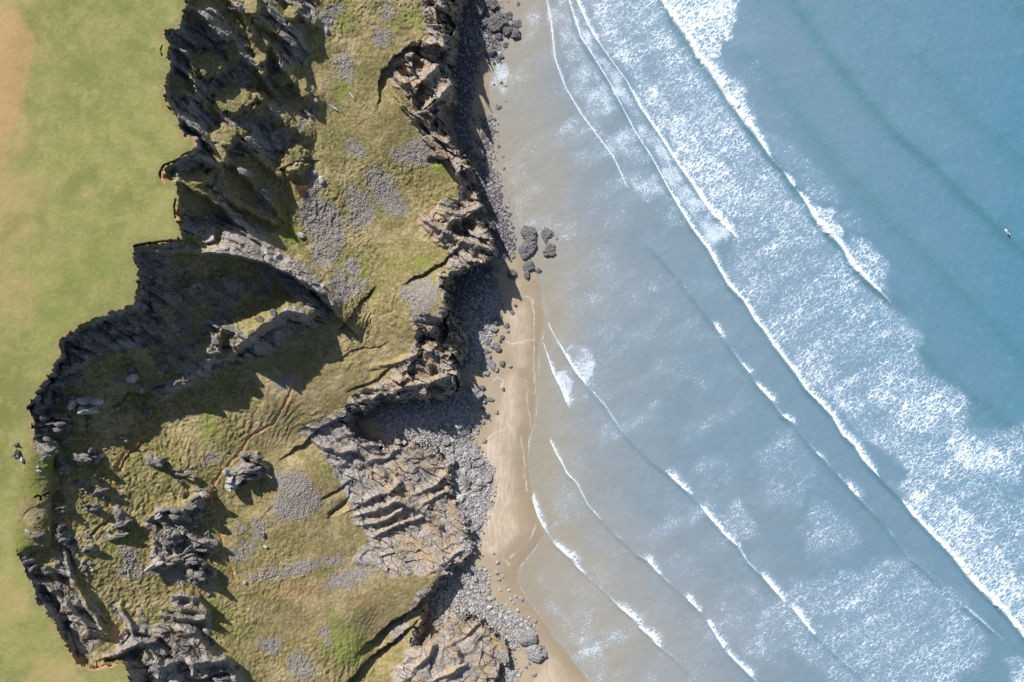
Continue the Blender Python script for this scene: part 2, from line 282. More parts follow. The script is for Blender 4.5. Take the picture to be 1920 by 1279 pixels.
CRAGS = [
 (80,755,16,13,20,2.0,'m',"mossy dark crag right at the left cliff edge, above a pair of dark knobs"),(87,739,9,7,0,1.5,'d',None),(99,722,15,11,-20,2.2,'g',"speckled crag on the cliff edge just below the dark shaded buttress"),(142,712,10,9,60,2.0,'g',None),(132,695,16,14,40,3.0,'g',"large dark buttress crag at the upper left end of the slope, half in shade"),
 (70,779,11,6,20,1.4,'g',None),(72,790,14,9,10,2.0,'m',None),(74,810,11,10,0,2.0,'g',None),(85,822,14,9,40,2.2,'d',None),(90,851,8,15,60,1.8,'g',"narrow ribbed crag pointing down the slope below the edge rocks"),
 (137,757,8,13,0,2.2,'p',"tall narrow whitish crag standing alone on the grass, casting a long shadow"),(169,759,15,15,30,2.8,'p',"broad pale crag with a dark right side, biggest stone of the upper slope"),(110,779,15,6,15,1.8,'g',"low light-topped crag with black shade under it, left of the broad pale one"),(104,799,16,8,10,2.0,'g',None),(127,801,8,6,0,1.4,'g',None),(120,828,13,7,10,1.4,'b',"brown low crag on the slope with grass on top"),(167,788,6,4,0,.8,'b',None),
 (246,692,5,6,50,1.6,'g',"small dark upright stone in the shade, touching a round white boulder"),(249,708,8,8,0,2.0,'w',"round white boulder on the shadow's edge at the foot of the bowl"),
 (261,762,8,3,10,.8,'b',None),(278,775,8,6,30,1.0,'g',None),(231,825,7,4,0,.8,'g',None),(248,819,7,2.5,0,.6,'g',None),
 (117,864,8,7,20,1.2,'s',"square light-grey block on brown earth, upper of two"),(125,882,8,8,50,1.3,'s',"square light-grey block on brown earth, lower of two"),(150,860,18,10,10,1.5,'s',"broad pinkish-grey slab with a dark overhang, beside the square blocks"),
 (179,861,5,8,0,1.2,'g',None),(192,854,4,4,0,.9,'w',"small white boulder on open grass right of the broad slab"),(172,843,5,7,0,1.2,'d',None),(30,834,6,4,0,.7,'g',None),(32,849,8,6,30,.8,'g',None),(43,863,3,6,-20,.7,'w',"white upright stone on the clifftop turf by the far left edge"),(72,875,2.5,2.5,0,.5,'w',"tiny white stone alone on smooth grass at the far left"),
 (289,863,17,9,28,1.8,'s',"lens-shaped slab with a light top beside the winding footpath"),(299,733,9,7,0,1.6,'g',None),
 (149,904,7,3,0,.8,'g',None),(161,916,7,4,0,.8,'b',None),(184,921,13,6,-20,.7,'s',"ribbed grey crag that the person in blue is standing next to"),(172,951,13,6,0,1.6,'d',"dark hollowed crag just below the person in blue"),(116,955,8,5,0,1.4,'d',None),(102,945,5,4,0,1.2,'g',None),
 (224,964,6,15,-32,1.8,'s',"long light-edged fin of rock leaning down the slope, below the footpath"),(227,982,14,6,-20,1.6,'d',None),(204,995,3,3,0,.8,'w',"little white stone left of the dark wedge rock on bright green grass"),(228,993,6,4,0,1.0,'g',None),
 (114,988,6,8,0,1.4,'g',None),(121,1008,9,11,0,2.2,'d',None),(69,1003,14,7,0,1.4,'m',None),(164,1028,10,5,-15,1.2,'g',"small rock pair on bright grass right of the steep rib"),(156,1053,3,3,0,.8,'w',"small pale stone above a dark one on bright grass by the rib"),(157,1067,4,6,0,.8,'g',None),(90,1071,8,6,0,1.4,'g',None),(51,1051,11,8,30,1.8,'g',None),(60,1068,9,8,0,1.8,'g',None),(220,1005,16,5,-12,1.3,'d',"thin dark slab tilted over deep green grass"),
 (320,880,5,4,0,.8,'g',None),(338,888,14,4,20,.9,'g',None),(357,893,12,6,20,1.2,'b',None),(335,902,7,3,30,.8,'g',None),(371,917,8,3,10,.8,'g',None),(377,929,12,8,-20,1.8,'m',"mossy grey crag just left of the brown footpath"),(344,927,5,5,0,1.0,'d',None),(354,950,13,7,0,1.8,'d',None),(320,961,21,9,5,2.4,'d',"big dark overhanging crag above the scooped brown hollow"),(301,963,8,6,-40,1.6,'p',"white-tipped corner of the big dark crag above the brown hollow"),(367,983,4,6,0,1.0,'g',None),
 (426,885,4,6,0,1.6,'w',"white upright stone beside the footpath bend"),(434,904,10,12,-20,3.0,'p',"pale-faced crag with a deep black shadow, right of the footpath"),(455,891,14,7,10,2.4,'g',"long crag right of the pale-faced one, throwing a jagged shadow"),(472,879,16,8,0,2.6,'g',"biggest crag of the cluster right of the footpath, bluish and broken"),(457,853,8,3,0,1.0,'g',None),(478,860,10,6,0,1.6,'m',None),
 (362,1023,13,10,30,1.8,'s',"flat-faced grey block above the stony apron"),(399,1019,9,9,40,1.5,'m',"grass-capped block nearest the footpath's lower end"),(315,1006,9,7,0,1.5,'g',None),(327,1010,10,12,20,2.0,'g',None),(314,1022,8,8,0,1.5,'d',None),(379,1028,9,6,20,1.4,'g',None),(390,1000,3,8,0,.9,'g',None),
 (291,1058,13,7,-30,1.4,'p',"curved pale rock lip at the left of the stony apron"),(332,1045,16,6,-15,1.6,'s',None),(361,1050,12,9,0,2.0,'g',None),(376,1059,9,6,20,1.4,'g',None),(368,1075,18,8,20,2.4,'s',"light smooth slab over a dark shadow above the lower footpath end"),(394,1079,9,9,0,1.6,'g',None),(363,1088,9,6,0,1.5,'g',None),(394,1112,3.5,3.5,0,.9,'w',"small white stone by the dark gap under the smooth slab"),
 (498,1025,5,3,20,.6,'w',"small pale stone at the end of a broken line of stones on the meadow"),(493,1005,2.5,6,10,.5,'g',None),(461,1091,3.5,3.5,0,.9,'w',"little white stone at the left end of the stone stripe"),
]
print("survey...")
LR = Raster(-200, 1300, -200, 1500, 2.0)
F_A = LR.sdf(EDGE_TOP, 60)
F_E = LR.sdf(EDGE_LOW, 60)
F_F = LR.sdf(FOOT, 60)
F_W = LR.sdf(WATER, 400)
def soft_union(polys, R=20):
    out = np.full(LR.U.shape, -float(R))
    for p in polys: out = np.maximum(out, LR.sdf(p, R))
    return out
F_R = soft_union(ROCK_POLYS)
F_S = soft_union(SHINGLE) + fbm(LR.U / 16, LR.V / 16, 4, 115) * 9
F_C = soft_union(COBBLES)
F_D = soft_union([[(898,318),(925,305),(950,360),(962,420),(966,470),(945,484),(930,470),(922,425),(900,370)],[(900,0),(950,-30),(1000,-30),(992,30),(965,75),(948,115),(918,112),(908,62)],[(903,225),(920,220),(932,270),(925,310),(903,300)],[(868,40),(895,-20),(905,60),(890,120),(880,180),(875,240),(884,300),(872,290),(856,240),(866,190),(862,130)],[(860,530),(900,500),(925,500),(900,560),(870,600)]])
CR = Raster(-200, 1300, -200, 1500, 10.0)
F_H = rbf(HEIGHTS, CR.U, CR.V)

def axis(a, b, st, far, grow=1.35):
    core = np.arange(a, b + st * .5, st)
    pre, post, d, x = [], [], st, a
    while x > -far:
        d *= grow; x -= d; pre.append(x)
    d, x = st, b
    while x < far:
        d *= grow; x += d; post.append(x)
    return np.concatenate([pre[::-1], core, post])

ST = 1.5
HSC = 0.70
gu = axis(-150, 1140, ST, 30000)
gu = gu[gu < 1400]
gv = axis(-150, 1430, ST, 30000)
U0, V0 = np.meshgrid(gu, gv)
U, V = np.clip(U0, -190, 1290), np.clip(V0, -190, 1490)
# ragged outlines: shift the survey lines by noise
wu = fbm(U / 26, V / 26, 4, 11) * 7 + fbm(U / 7, V / 7, 2, 12) * 1.6
wv = fbm(U / 26, V / 26, 4, 21) * 7 + fbm(U / 7, V / 7, 2, 22) * 1.6
Uw, Vw = U + wu * .8, V + wv * .8
Ul, Vl = U + wu * .35, V + wv * .35
sW = LR.sample(F_W, Ul, Vl)
hB = np.minimum(CR.sample(F_H, U, V), 54.0)
hB = np.where(hB > 9, 9 + (hB - 9) * HSC, hB)
# metres, for relief that keeps its real scale
s0 = (CAMH - np.clip(hB, 0, 55)) / FPX
Xm, Ym = (U - CX) * s0, (CY - V) * s0

V_UP = lambda b: b < 460
GREEN_LEDGES = [(490,90,14,45),(437,98,15,20),(522,147,24,14),(440,185,48,30),(420,255,30,22),(412,290,14,22),(567,165,12,22),(390,120,32,26),(552,302,25,28),(370,335,26,16),(345,528,28,22),(425,610,14,40),(430,650,16,26),(470,10,18,20),(548,25,14,14),(410,440,8,14)]
ledge = np.zeros(U.shape)
for (a, b, ra, rb) in GREEN_LEDGES:
    ledge = np.maximum(ledge, sstep(1.15, .75, np.hypot((U - a) / ra / 1.15, (V - b) / rb / 1.15) + fbm(U / 12, V / 12, 4, 33) * .95))
_ca, _sa = math.cos(math.radians(-40)), math.sin(math.radians(-40))
jb, _ = facets((Xm * _ca + Ym * _sa) / 2.2, (-Xm * _sa + Ym * _ca) / 1.3, 171, .8, 1.0)
jb2, _ = facets(Xm / .9, Ym / .8, 172, .6, 1.0)
jag = jb * 9 + jb2 * 4
soft = sstep(120, 90, U) * sstep(800, 850, V) * sstep(1045, 1020, V)     # where turf rolls over the edge without a step
sA = LR.sample(F_A, Ul, Vl) + (jag * .55 + fbm(U / 5, V / 5, 2, 173) * 1.5) * (1 - soft)
sE = LR.sample(F_E, Ul, Vl) + jag * 1.0
sF = LR.sample(F_F, Ul, Vl) - jag * .8
bowl = sstep(-8, 8, LR.sample(LR.sdf([(262,500),(330,482),(430,485),(500,505),(550,570),(500,605),(440,650),(360,720),(300,740),(200,720),(150,730),(190,670),(250,640),(320,600)], 20), Uw, Vw))
rockm = np.maximum(bowl * .9 * sstep(.02, .22, fbm(Xm / 4.5, Ym / 4.5, 4, 34)), 0) 
rockm = np.maximum(rockm, (1 - ledge * .92) * sstep(-3.5, 3.5, LR.sample(F_R, Uw, Vw) + fbm(Xm / 1.6, Ym / 1.6, 3, 31) * 5.0 + fbm(Xm / 5, Ym / 5, 3, 32) * 6.0))
upc = sstep(600, 560, U) * sstep(490, 450, V)
rockm = rockm * (1 - .9 * upc * sstep(.03, .20, fbm(Xm / 6.5, Ym / 6.5, 4, 35)))
inner = .35 + .65 * sstep(-2, 17, LR.sample(F_R, Uw, Vw))
hadd = np.zeros(U.shape)
for pts, wl, wr in RIDGES:
    R = max(wl, wr) + 4
    sl, D, S, A = line_field(gu, gv, Uw, Vw, pts, R)
    w = np.where(S > 0, wr, wl)
    q = np.clip(1 - D / w, 0, 1)
    hadd[sl] = np.maximum(hadd[sl], A * q * (.85 if pts[0][1] > 440 or pts[0][0] > 560 else .62))
    rm = sstep(0.05, .3, q)
scar = np.zeros(U.shape)
for pts, drop, L in SCARPS:
    sl, D, S, A = line_field(gu, gv, Uw, Vw, pts, L * 2.2)
    side = S if drop > 0 else -S
    scar[sl] -= np.where(side > 0, abs(drop) * sstep(0, 2.5, D) * np.exp(-D / L) * sstep(L * 2.2, L, D), 0)
for (a, b, ra, rb, dp) in [(866,428,26,20,4.5),(770,128,30,22,2.2),(815,300,16,10,1.2),(838,640,22,24,3.5),(770,700,16,8,1.5),(690,740,18,7,1.5),(815,700,10,14,2),(835,225,14,16,3)]:
    scar -= dp * sstep(1.15, .55, np.hypot((Uw - a) / ra, (Vw - b) / rb))
tren = np.zeros(U.shape)
for pts, dep, w in TRENCH:
    sl, D, S, A = line_field(gu, gv, Ul, Vl, pts, 8)
    tren[sl] = np.minimum(tren[sl], -dep * .8 * np.clip(1.25 - (D + fbm(U[sl] / 5, V[sl] / 5, 2, 7) * 1.2) / (w * .7), 0, 1))
pathm = np.zeros(U.shape)
for pts in PATHS:
    sl, D, S, A = line_field(gu, gv, Ul + fbm(U/9, V/9, 2, 5) * 2, Vl, pts, 8)
    pathm[sl] = np.maximum(pathm[sl], sstep(4.0, 1.6, D + fbm(U[sl] / 12, V[sl] / 12, 2, 6) * 1.3))

# terracettes: sheep-trod steps that follow the slope's contours
terr = np.zeros(U.shape)
for (a, b, ra, rb) in [(680,60,60,70),(790,55,55,55),(720,600,90,75),(700,690,60,45),(520,790,110,55),(250,760,80,45),(300,835,70,70),(640,1245,60,45),(470,940,50,50),(600,250,40,50),(230,930,60,60),(620,400,30,60),(820,400,35,45)]:
    terr = np.maximum(terr, sstep(1.15, .55, np.hypot((U - a) / ra, (V - b) / rb)))
for (a, b, ra, rb) in GREEN_LEDGES:
    lm = sstep(1.25, .6, np.hypot((U - a) / ra, (V - b) / rb) + fbm(U / 12, V / 12, 3, 33) * .35)
    h0 = float(CR.sample(F_H, np.array(float(a)), np.array(float(b)))); h0 = 9 + (h0 - 9) * HSC
    sx, sy = (CAMH - h0) / FPX, (CAMH - h0) / FPX
    hB = hB + lm * .85 * (h0 + (2.8 if V_UP(b) else 0) - ((U - a) * .02 + (V - b) * -.02) - hB)
    hadd = hadd * (1 - lm * .8)
for (u, v, a, b_, ang, hz, mt, lb) in CRAGS:
    if max(a, b_) < 6: continue
    c_, s_ = math.cos(math.radians(ang)), math.sin(math.radians(ang))
    i0, i1 = np.searchsorted(gu, (u - 45, u + 45)); j0, j1 = np.searchsorted(gv, (v - 45, v + 45))
    du, dv = Uw[j0:j1, i0:i1] - u, Vw[j0:j1, i0:i1] - v
    q_ = np.hypot((du * c_ + dv * s_) / (a * 1.15), (-du * s_ + dv * c_) / (b_ * 1.15))
    rockm[j0:j1, i0:i1] = np.maximum(rockm[j0:j1, i0:i1], sstep(1.25, .8, q_ + fbm(du / 6, dv / 6, 2, int(u)) * .5))
    hadd[j0:j1, i0:i1] = np.maximum(hadd[j0:j1, i0:i1], hz * .55 * sstep(1.2, .5, q_))
base = hB + hadd + scar
stp = 0.62
q = (base + fbm(Xm / 4.5, Ym / 4.5, 4, 41) * 1.0) / stp
fr = q - np.floor(q)
terrace = (sstep(0.25, .8, fr) - fr) * stp
rgh = sstep(-.25, .45, fbm(Xm / 14, Ym / 14, 3, 54) + .5 * sstep(520, 300, U))
grass_rough = fbm(Xm / 0.55, Ym / 0.55, 2, 51) * (.07 + .09 * rgh) - np.abs(fbm(Xm / 1.7, Ym / 2.6, 3, 53)) * (.08 + .36 * rgh) + fbm(Xm / 7, Ym / 7, 3, 52) * .40
# rock relief: bedding runs down to the lower right
ca, sa = math.cos(math.radians(-40)), math.sin(math.radians(-40))
Xr, Yr = Xm * ca + Ym * sa, -Xm * sa + Ym * ca
jx, jy = fbm(Xm / 4, Ym / 4, 2, 61) * .5, fbm(Xm / 4, Ym / 4, 2, 62) * .5
mk = (rockm > .02) | ((sE < 12) & (sF < 12))
rel = np.zeros(U.shape); crk = np.zeros(U.shape)
xr, yr = Xr[mk] + jx[mk], Yr[mk] + jy[mk]
f1, e1 = facets(xr / 7.5, yr / 3.4, 71, 1.4, 1.0)
f2, e2 = facets(xr / 2.6, yr / 1.3, 72, 1.3, 1.0)
f3, e3 = facets(xr / 1.0, yr / .55, 73, 1.0, 1.0)
lowm = (sstep(560, 640, U) * sstep(760, 800, V))[mk]
wy = fbm(xr / 9, yr / 6, 3, 75) * 1.2
def saw(t): 
    f = t - np.floor(t)
    return np.where(f < .8, f / .8, (1 - f) / .2) - .5
bed1 = saw(-yr / 4.4 + wy) * (.6 + .9 * (fbm(xr / 6, yr / 6, 2, 76) * .5 + .5))
cb_, sb_ = math.cos(math.radians(32)), math.sin(math.radians(32))
xl, yl = Xm[mk] * cb_ + Ym[mk] * sb_, -Xm[mk] * sb_ + Ym[mk] * cb_
bed2 = saw(-yl / 4.6 + wy * .8) * np.clip(.25 + 1.8 * fbm(xl / 9, yl / 5, 3, 77), 0, 1.5)
bed3 = saw(-yr / 2.9 + wy) * np.clip(.2 + 1.8 * fbm(xr / 7, yr / 7, 3, 78), 0, 1.4)
brow = (sstep(690, 760, U) * sstep(790, 750, V))[mk]
beds = bed1 * 2.1 * (1 - lowm) * (1 - .72 * brow) + (facets(xr / 4.6, yr / 4.0, 81, 1.6, 1.1)[0] * 2.6) * brow + (bed2 * 2.0 + bed3 * 1.3) * lowm
rel[mk] = beds + f1 * (1.5 + .6 * lowm) + f2 * (.8 + .4 * lowm) + f3 * .36 + fbm(xr / .45, yr / .45, 2, 74) * .10
crk[mk] = np.clip(1 - np.minimum(e1 * 3, e2 * 2.2) / .22, 0, 1) * (1 - .75 * lowm) * np.clip(.5 + fbm(xr / 5, yr / 5, 2, 79) * 1.5, 0, 1)
lowrock = sstep(560, 640, U) * sstep(760, 800, V)          # wave-cut platform: flatter slabs
dome = sstep(-10, 25, LR.sample(LR.sdf([(790,1230),(815,1200),(850,1175),(900,1185),(925,1230),(920,1279),(920,1400),(800,1400),(800,1279)], 30), Uw, Vw))
relamp = (1 + .15 * sstep(735, 790, U) * sstep(780, 740, V)) * (1 - .5 * lowrock) * (1 - .5 * dome) * inner * (1 - .28 * upc)
h_land = base + np.where(rockm > .02, 0, 0)
h_land = h_land + rockm * rel * relamp + (1 - rockm) * (grass_rough + terrace * np.maximum(terr * 1.25, .30) * (.5 + .5 * fbm(Xm / 6, Ym / 6, 2, 43))) - pathm * (1 - rockm) * .28
# clifftop
top = 9 + 46 * HSC + fbm(Xm / 30, Ym / 30, 3, 81) * .5 + fbm(Xm / .6, Ym / .6, 2, 82) * .03
topdip = -2.5 * sstep(150, 20, np.hypot((U - 30) / 1.0, (V - 900) / 1.6))
top = top + topdip * .5
faceW = 12 + 6 * fbm(U / 30, V / 30, 2, 83) + soft * 60
tA = sstep(-1, -1 - faceW, sA) if False else np.clip((-sA) / faceW, 0, 1)
h = np.where(sA > 0, top, np.minimum(top - .4 * rockm, h_land * tA ** (.55 + soft * .9) + top * (1 - tA ** (.55 + soft * .9))))
h = h + tren * (1 - .6 * rockm)
# beach
ripple = fbm(Xm / 9, Ym / 40, 3, 91) * .05 + fbm(Xm / .8, Ym / .8, 2, 92) * .012
h_beach = np.clip(-sW * .0105, -3.0, 1.6) + ripple + 1.6 * sstep(60, 0, np.hypot((U - 760) / 2.2, V - 800))
out_e, out_f = np.clip(-sE, 0, None), np.clip(-sF, 0, None)
tt = out_e / (out_e + out_f + 1e-6)
facej = rel * 1.3 * np.clip(tt * (1 - tt) * 5, 0, 1)
h = np.where(sF > 0, h_beach, np.where(sE > 0, h, (h * (1 - tt) + h_beach * tt) + facej))
h = np.where(sF > 0, h, np.maximum(h, h_beach - .1))
H = h
# slope shows rock on steep ground
X, Y, Z = unproj(U0, V0, H)
gx = np.gradient(Z, axis=1) / (np.abs(np.gradient(X, axis=1)) + .05)
gy = np.gradient(Z, axis=0) / (np.abs(np.gradient(Y, axis=0)) + .05)
slope = np.hypot(gx, gy)
face = ((sE < 1.5) & (sF < 0)).astype(float)
sl_s = slope
moss = sstep(.1, .6, fbm(Xm / 5, Ym / 5, 4, 101) + .25) * sstep(1.0, .35, sl_s) * (1 - lowrock) * sstep(800, 700, U)
rock_a = np.clip(np.maximum(rockm * (1 - .85 * moss), face), 0, 1)
rock_a = np.where(sA > 1, np.clip(sstep(4, 0, sA) * .0, 0, 1), rock_a)
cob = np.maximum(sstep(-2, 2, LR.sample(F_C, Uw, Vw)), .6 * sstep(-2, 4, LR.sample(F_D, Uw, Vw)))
shing = sstep(-7, 6, LR.sample(F_S, Ul, Vl) + fbm(Xm / 1.2, Ym / 1.2, 3, 111) * 7) * (1 - rockm * .7) * (.55 + .4 * sstep(-.3, .3, fbm(Xm / 2.2, Ym / 2.2, 3, 112)))
soil = np.zeros(U.shape)
for poly, a in SOILS:
    soil = np.maximum(soil, a * sstep(-6 if a < .7 else -1.5, 6 if a < .7 else 1.5, LR.sample(LR.sdf(poly, 12), Ul, Vl)))
soil = np.maximum(soil, pathm * 1.0 * (1 - rockm))
soil = np.maximum(soil, .55 * sstep(-1, 1, sA) * sstep(7, 1, sA + fbm(U / 7, V / 7, 3, 113) * 6) * sstep(-.1, .5, fbm(U / 25, V / 25, 2, 114)))
lush = np.zeros(U.shape)
for (a, b, ra, rb) in LUSH:
    lush = np.maximum(lush, sstep(1.3, .3, np.hypot((U - a) / ra, (V - b) / rb) + fbm(U / 14, V / 14, 3, 121) * .5))
dry = np.clip(sstep(110, -10, U + fbm(U / 60, V / 60, 4, 131) * 60) * (.45 + .45 * sstep(420, 250, V)) * sstep(760, 480, V) + .55 * sstep(60, 0, np.abs(V - 1120) ) * sstep(30, -10, U - 60) * 1.0
    + .5 * sstep(80, 20, np.hypot((U - 100), (V - 1265) * 1.2)) * (sA > 0) + .35 * sstep(500, 640, U) * sstep(900, 640, V) * 0, 0, 1)
dry = np.maximum(dry, .95 * sstep(-20, 30, LR.sample(LR.sdf([(600,580),(690,560),(760,600),(790,650),(860,700),(850,740),(700,750),(600,790),(540,820),(440,800),(500,740),(560,690),(640,680)], 35), Uw, Vw)) * (sA < 0))
dry = np.maximum(dry, .55 * sstep(420, 520, U) * sstep(640, 720, V) * (sA < 0))
PALE_ROCK = [([(345,440),(395,405),(420,420),(460,440),(520,470),(575,502),(615,548),(638,594),(600,592),(555,520),(480,490),(395,472),(340,470)],1.0),
 ([(590,810),(640,850),(720,860),(770,900),(840,960),(870,1010),(860,1060),(815,1080),(760,1085),(690,1060),(640,930)],.8),
 ([(740,1400),(735,1260),(770,1215),(815,1195),(850,1170),(880,1180),(905,1215),(925,1250),(930,1400)],1.0),
 ([(780,380),(920,420),(925,480),(870,500),(800,440)],.45),([(780,640),(860,680),(860,745),(700,760),(650,765),(780,720)],.6),([(800,180),(845,150),(845,270),(890,360),(860,310),(800,230)],.4),
 ([(60,1090),(140,1100),(205,1190),(320,1150),(420,1220),(470,1290),(470,1400),(240,1400),(240,1240),(150,1240)],.5),([(560,575),(600,592),(560,590)],1.0)]
palerock = np.zeros(U.shape)
for poly, a in PALE_ROCK:
    palerock = np.maximum(palerock, a * sstep(-8, 8, LR.sample(LR.sdf(poly, 20), Uw, Vw)))
topm = sstep(-2, 2, sA)
warm = np.clip(sstep(640, 760, U) * (.72 + .6 * fbm(Xm / 5, Ym / 5, 3, 141)), 0, 1)
sandm = sstep(-1, 1, sF)
pale = sstep(-8, 10, LR.sample(LR.sdf([(898,845),(925,810),(950,705),(968,700),(978,780),(962,850),(968,940),(970,1000),(940,1036),(925,1045),(888,1028),(902,985),(925,900)], 20), Uw, Vw))
pale = np.maximum(pale, .8 * sstep(-8, 10, LR.sample(LR.sdf([(950,590),(985,570),(998,620),(992,690),(970,690),(955,650)], 20), Uw, Vw)))
pale = np.maximum(pale, .8 * sstep(-8, 10, LR.sample(LR.sdf([(1000,1279),(1030,1225),(1050,1240),(1075,1290),(1090,1400),(1000,1400)], 20), Uw, Vw)))
wet = sandm * sstep(-70, 10, sW + fbm(U / 20, V / 20, 3, 151) * 14)

darkrock_shade = np.zeros(U.shape)  # dark wet rock; also deepens the cliff-foot shadow on sand by colour
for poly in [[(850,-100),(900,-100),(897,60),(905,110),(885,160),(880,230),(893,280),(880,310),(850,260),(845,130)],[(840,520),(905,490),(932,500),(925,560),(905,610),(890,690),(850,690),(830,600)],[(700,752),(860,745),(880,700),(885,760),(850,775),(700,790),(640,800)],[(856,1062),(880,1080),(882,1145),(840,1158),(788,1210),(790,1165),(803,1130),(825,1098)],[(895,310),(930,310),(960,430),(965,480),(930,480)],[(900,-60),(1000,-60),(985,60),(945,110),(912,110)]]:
    darkrock_shade = np.maximum(darkrock_shade, sstep(-6, 8, LR.sample(LR.sdf(poly, 20), Uw, Vw) + fbm(Xm / 2.5, Ym / 2.5, 4, 161) * 12))
swash = np.zeros(U.shape)
for pts in [[(998,560),(1003,600),(1000,640),(1003,700),(1000,740)],[(1003,700),(1008,741),(1014,777)],[(985,715),(990,760),(996,800),(1004,815)],[(978,820),(984,860),(986,920)],[(955,1042),(975,1028),(995,1010),(1002,985)],[(940,1045),(948,1052),(955,1060)],[(975,1070),(985,1110),(1010,1148),(1036,1190)],[(925,712),(935,706),(946,712),(940,724)],[(905,840),(925,812),(945,805)],[(950,640),(975,642),(1000,636)],[(960,560),(985,556),(1000,566)]]:
    sl, D, S, A = line_field(gu, gv, Uw, Vw, pts, 8)
    swash[sl] = np.maximum(swash[sl], sstep(1.9, .4, D) * (.5 + .6 * fbm(U[sl] / 15, V[sl] / 15, 2, 8)))
swash = np.clip(swash, 0, 1)

def material(name):
    m = bpy.data.materials.new(name)
    m.use_nodes = True
    return m, m.node_tree, m.node_tree.nodes["Principled BSDF"]

class NB:
    """small helper for building node trees"""
    def __init__(s, t): s.t = t
    def n(s, kind, **kw):
        nd = s.t.nodes.new(kind)
        for k, v in kw.items(): setattr(nd, k, v)
        return nd
    def put(s, sock, val):
        if hasattr(val, "is_output") or isinstance(val, bpy.types.NodeSocket): s.t.links.new(val, sock)
        elif val is not None: sock.default_value = val
    def attr(s, name):
        return s.n("ShaderNodeAttribute", attribute_name=name).outputs["Fac"]
    def math(s, op, a, b=None, c=None, clamp=False):
        nd = s.n("ShaderNodeMath", operation=op, use_clamp=clamp)
        s.put(nd.inputs[0], a); s.put(nd.inputs[1], b)
        if c is not None: s.put(nd.inputs[2], c)
        return nd.outputs[0]
    def mix(s, f, a, b, mode='MIX'):
        nd = s.n("ShaderNodeMix", data_type='RGBA', blend_type=mode)
        nd.clamp_factor = True
        s.put(nd.inputs[0], f)
        for sock, v in ((nd.inputs[6], a), (nd.inputs[7], b)):
            s.put(sock, (*v, 1) if isinstance(v, tuple) and len(v) == 3 else v)
        return nd.outputs[2]
    def ramp(s, f, lo, hi, a=0.0, b=1.0, smooth=True):
        nd = s.n("ShaderNodeMapRange", interpolation_type='SMOOTHSTEP' if smooth else 'LINEAR')
        s.put(nd.inputs[0], f); s.put(nd.inputs[1], lo); s.put(nd.inputs[2], hi); s.put(nd.inputs[3], a); s.put(nd.inputs[4], b)
        return nd.outputs[0]
    def noise(s, vec, scale, detail=3.0, rough=.55, dist=0.0, out=0):
        nd = s.n("ShaderNodeTexNoise")
        s.put(nd.inputs["Vector"], vec)
        nd.inputs["Scale"].default_value = scale; nd.inputs["Detail"].default_value = detail
        nd.inputs["Roughness"].default_value = rough; nd.inputs["Distortion"].default_value = dist
        return nd.outputs[out]
    def voro(s, vec, scale, feature='F1', out="Distance", rnd=1.0):
        nd = s.n("ShaderNodeTexVoronoi", feature=feature)
        s.put(nd.inputs["Vector"], vec); nd.inputs["Scale"].default_value = scale
        nd.inputs["Randomness"].default_value = rnd
        return nd.outputs[out]
    def mapping(s, vec, rot=(0, 0, 0), scale=(1, 1, 1)):
        if any(rot):                                     # turn first, then stretch
            nd = s.n("ShaderNodeMapping")
            s.put(nd.inputs[0], vec); nd.inputs[2].default_value = rot
            vec = nd.outputs[0]
        nd = s.n("ShaderNodeMapping")
        s.put(nd.inputs[0], vec); nd.inputs[3].default_value = scale
        return nd.outputs[0]
    def bump(s, height, strength, dist):
        nd = s.n("ShaderNodeBump")
        s.put(nd.inputs["Height"], height); nd.inputs["Strength"].default_value = strength; nd.inputs["Distance"].default_value = dist
        return nd.outputs[0]

def rock_colour(b, pos, warm, tint=0.0):
    n1 = b.noise(pos, .35, 4); n2 = b.noise(pos, 1.6, 5, .65); n3 = b.noise(pos, 7.0, 3, .6)
    bed = b.noise(b.mapping(pos, (0, 0, math.radians(40)), (.25, 2.2, 1.5)), 1.0, 4, .6)
    c = b.mix(b.ramp(n1, .35, .65), (.19, .172, .158), (.30, .272, .25))
    c = b.mix(b.ramp(bed, .42, .62), c, (.38, .345, .32))
    c = b.mix(b.math('MULTIPLY', b.ramp(n2, .55, .7), .75), c, (.36, .345, .335))          # lichen and pale faces
    c = b.mix(b.math('MULTIPLY', b.ramp(n2, .46, .34), .6), c, (.075, .07, .075))           # dark growth
    c = b.mix(b.math('MULTIPLY', warm, b.ramp(n1, .38, .62)), c, (.40, .285, .165))
    c = b.mix(b.math('MULTIPLY', b.ramp(n3, .3, .7), .35), c, b.mix(.5, c, (.45, .42, .40)))
    return c, n2, n3

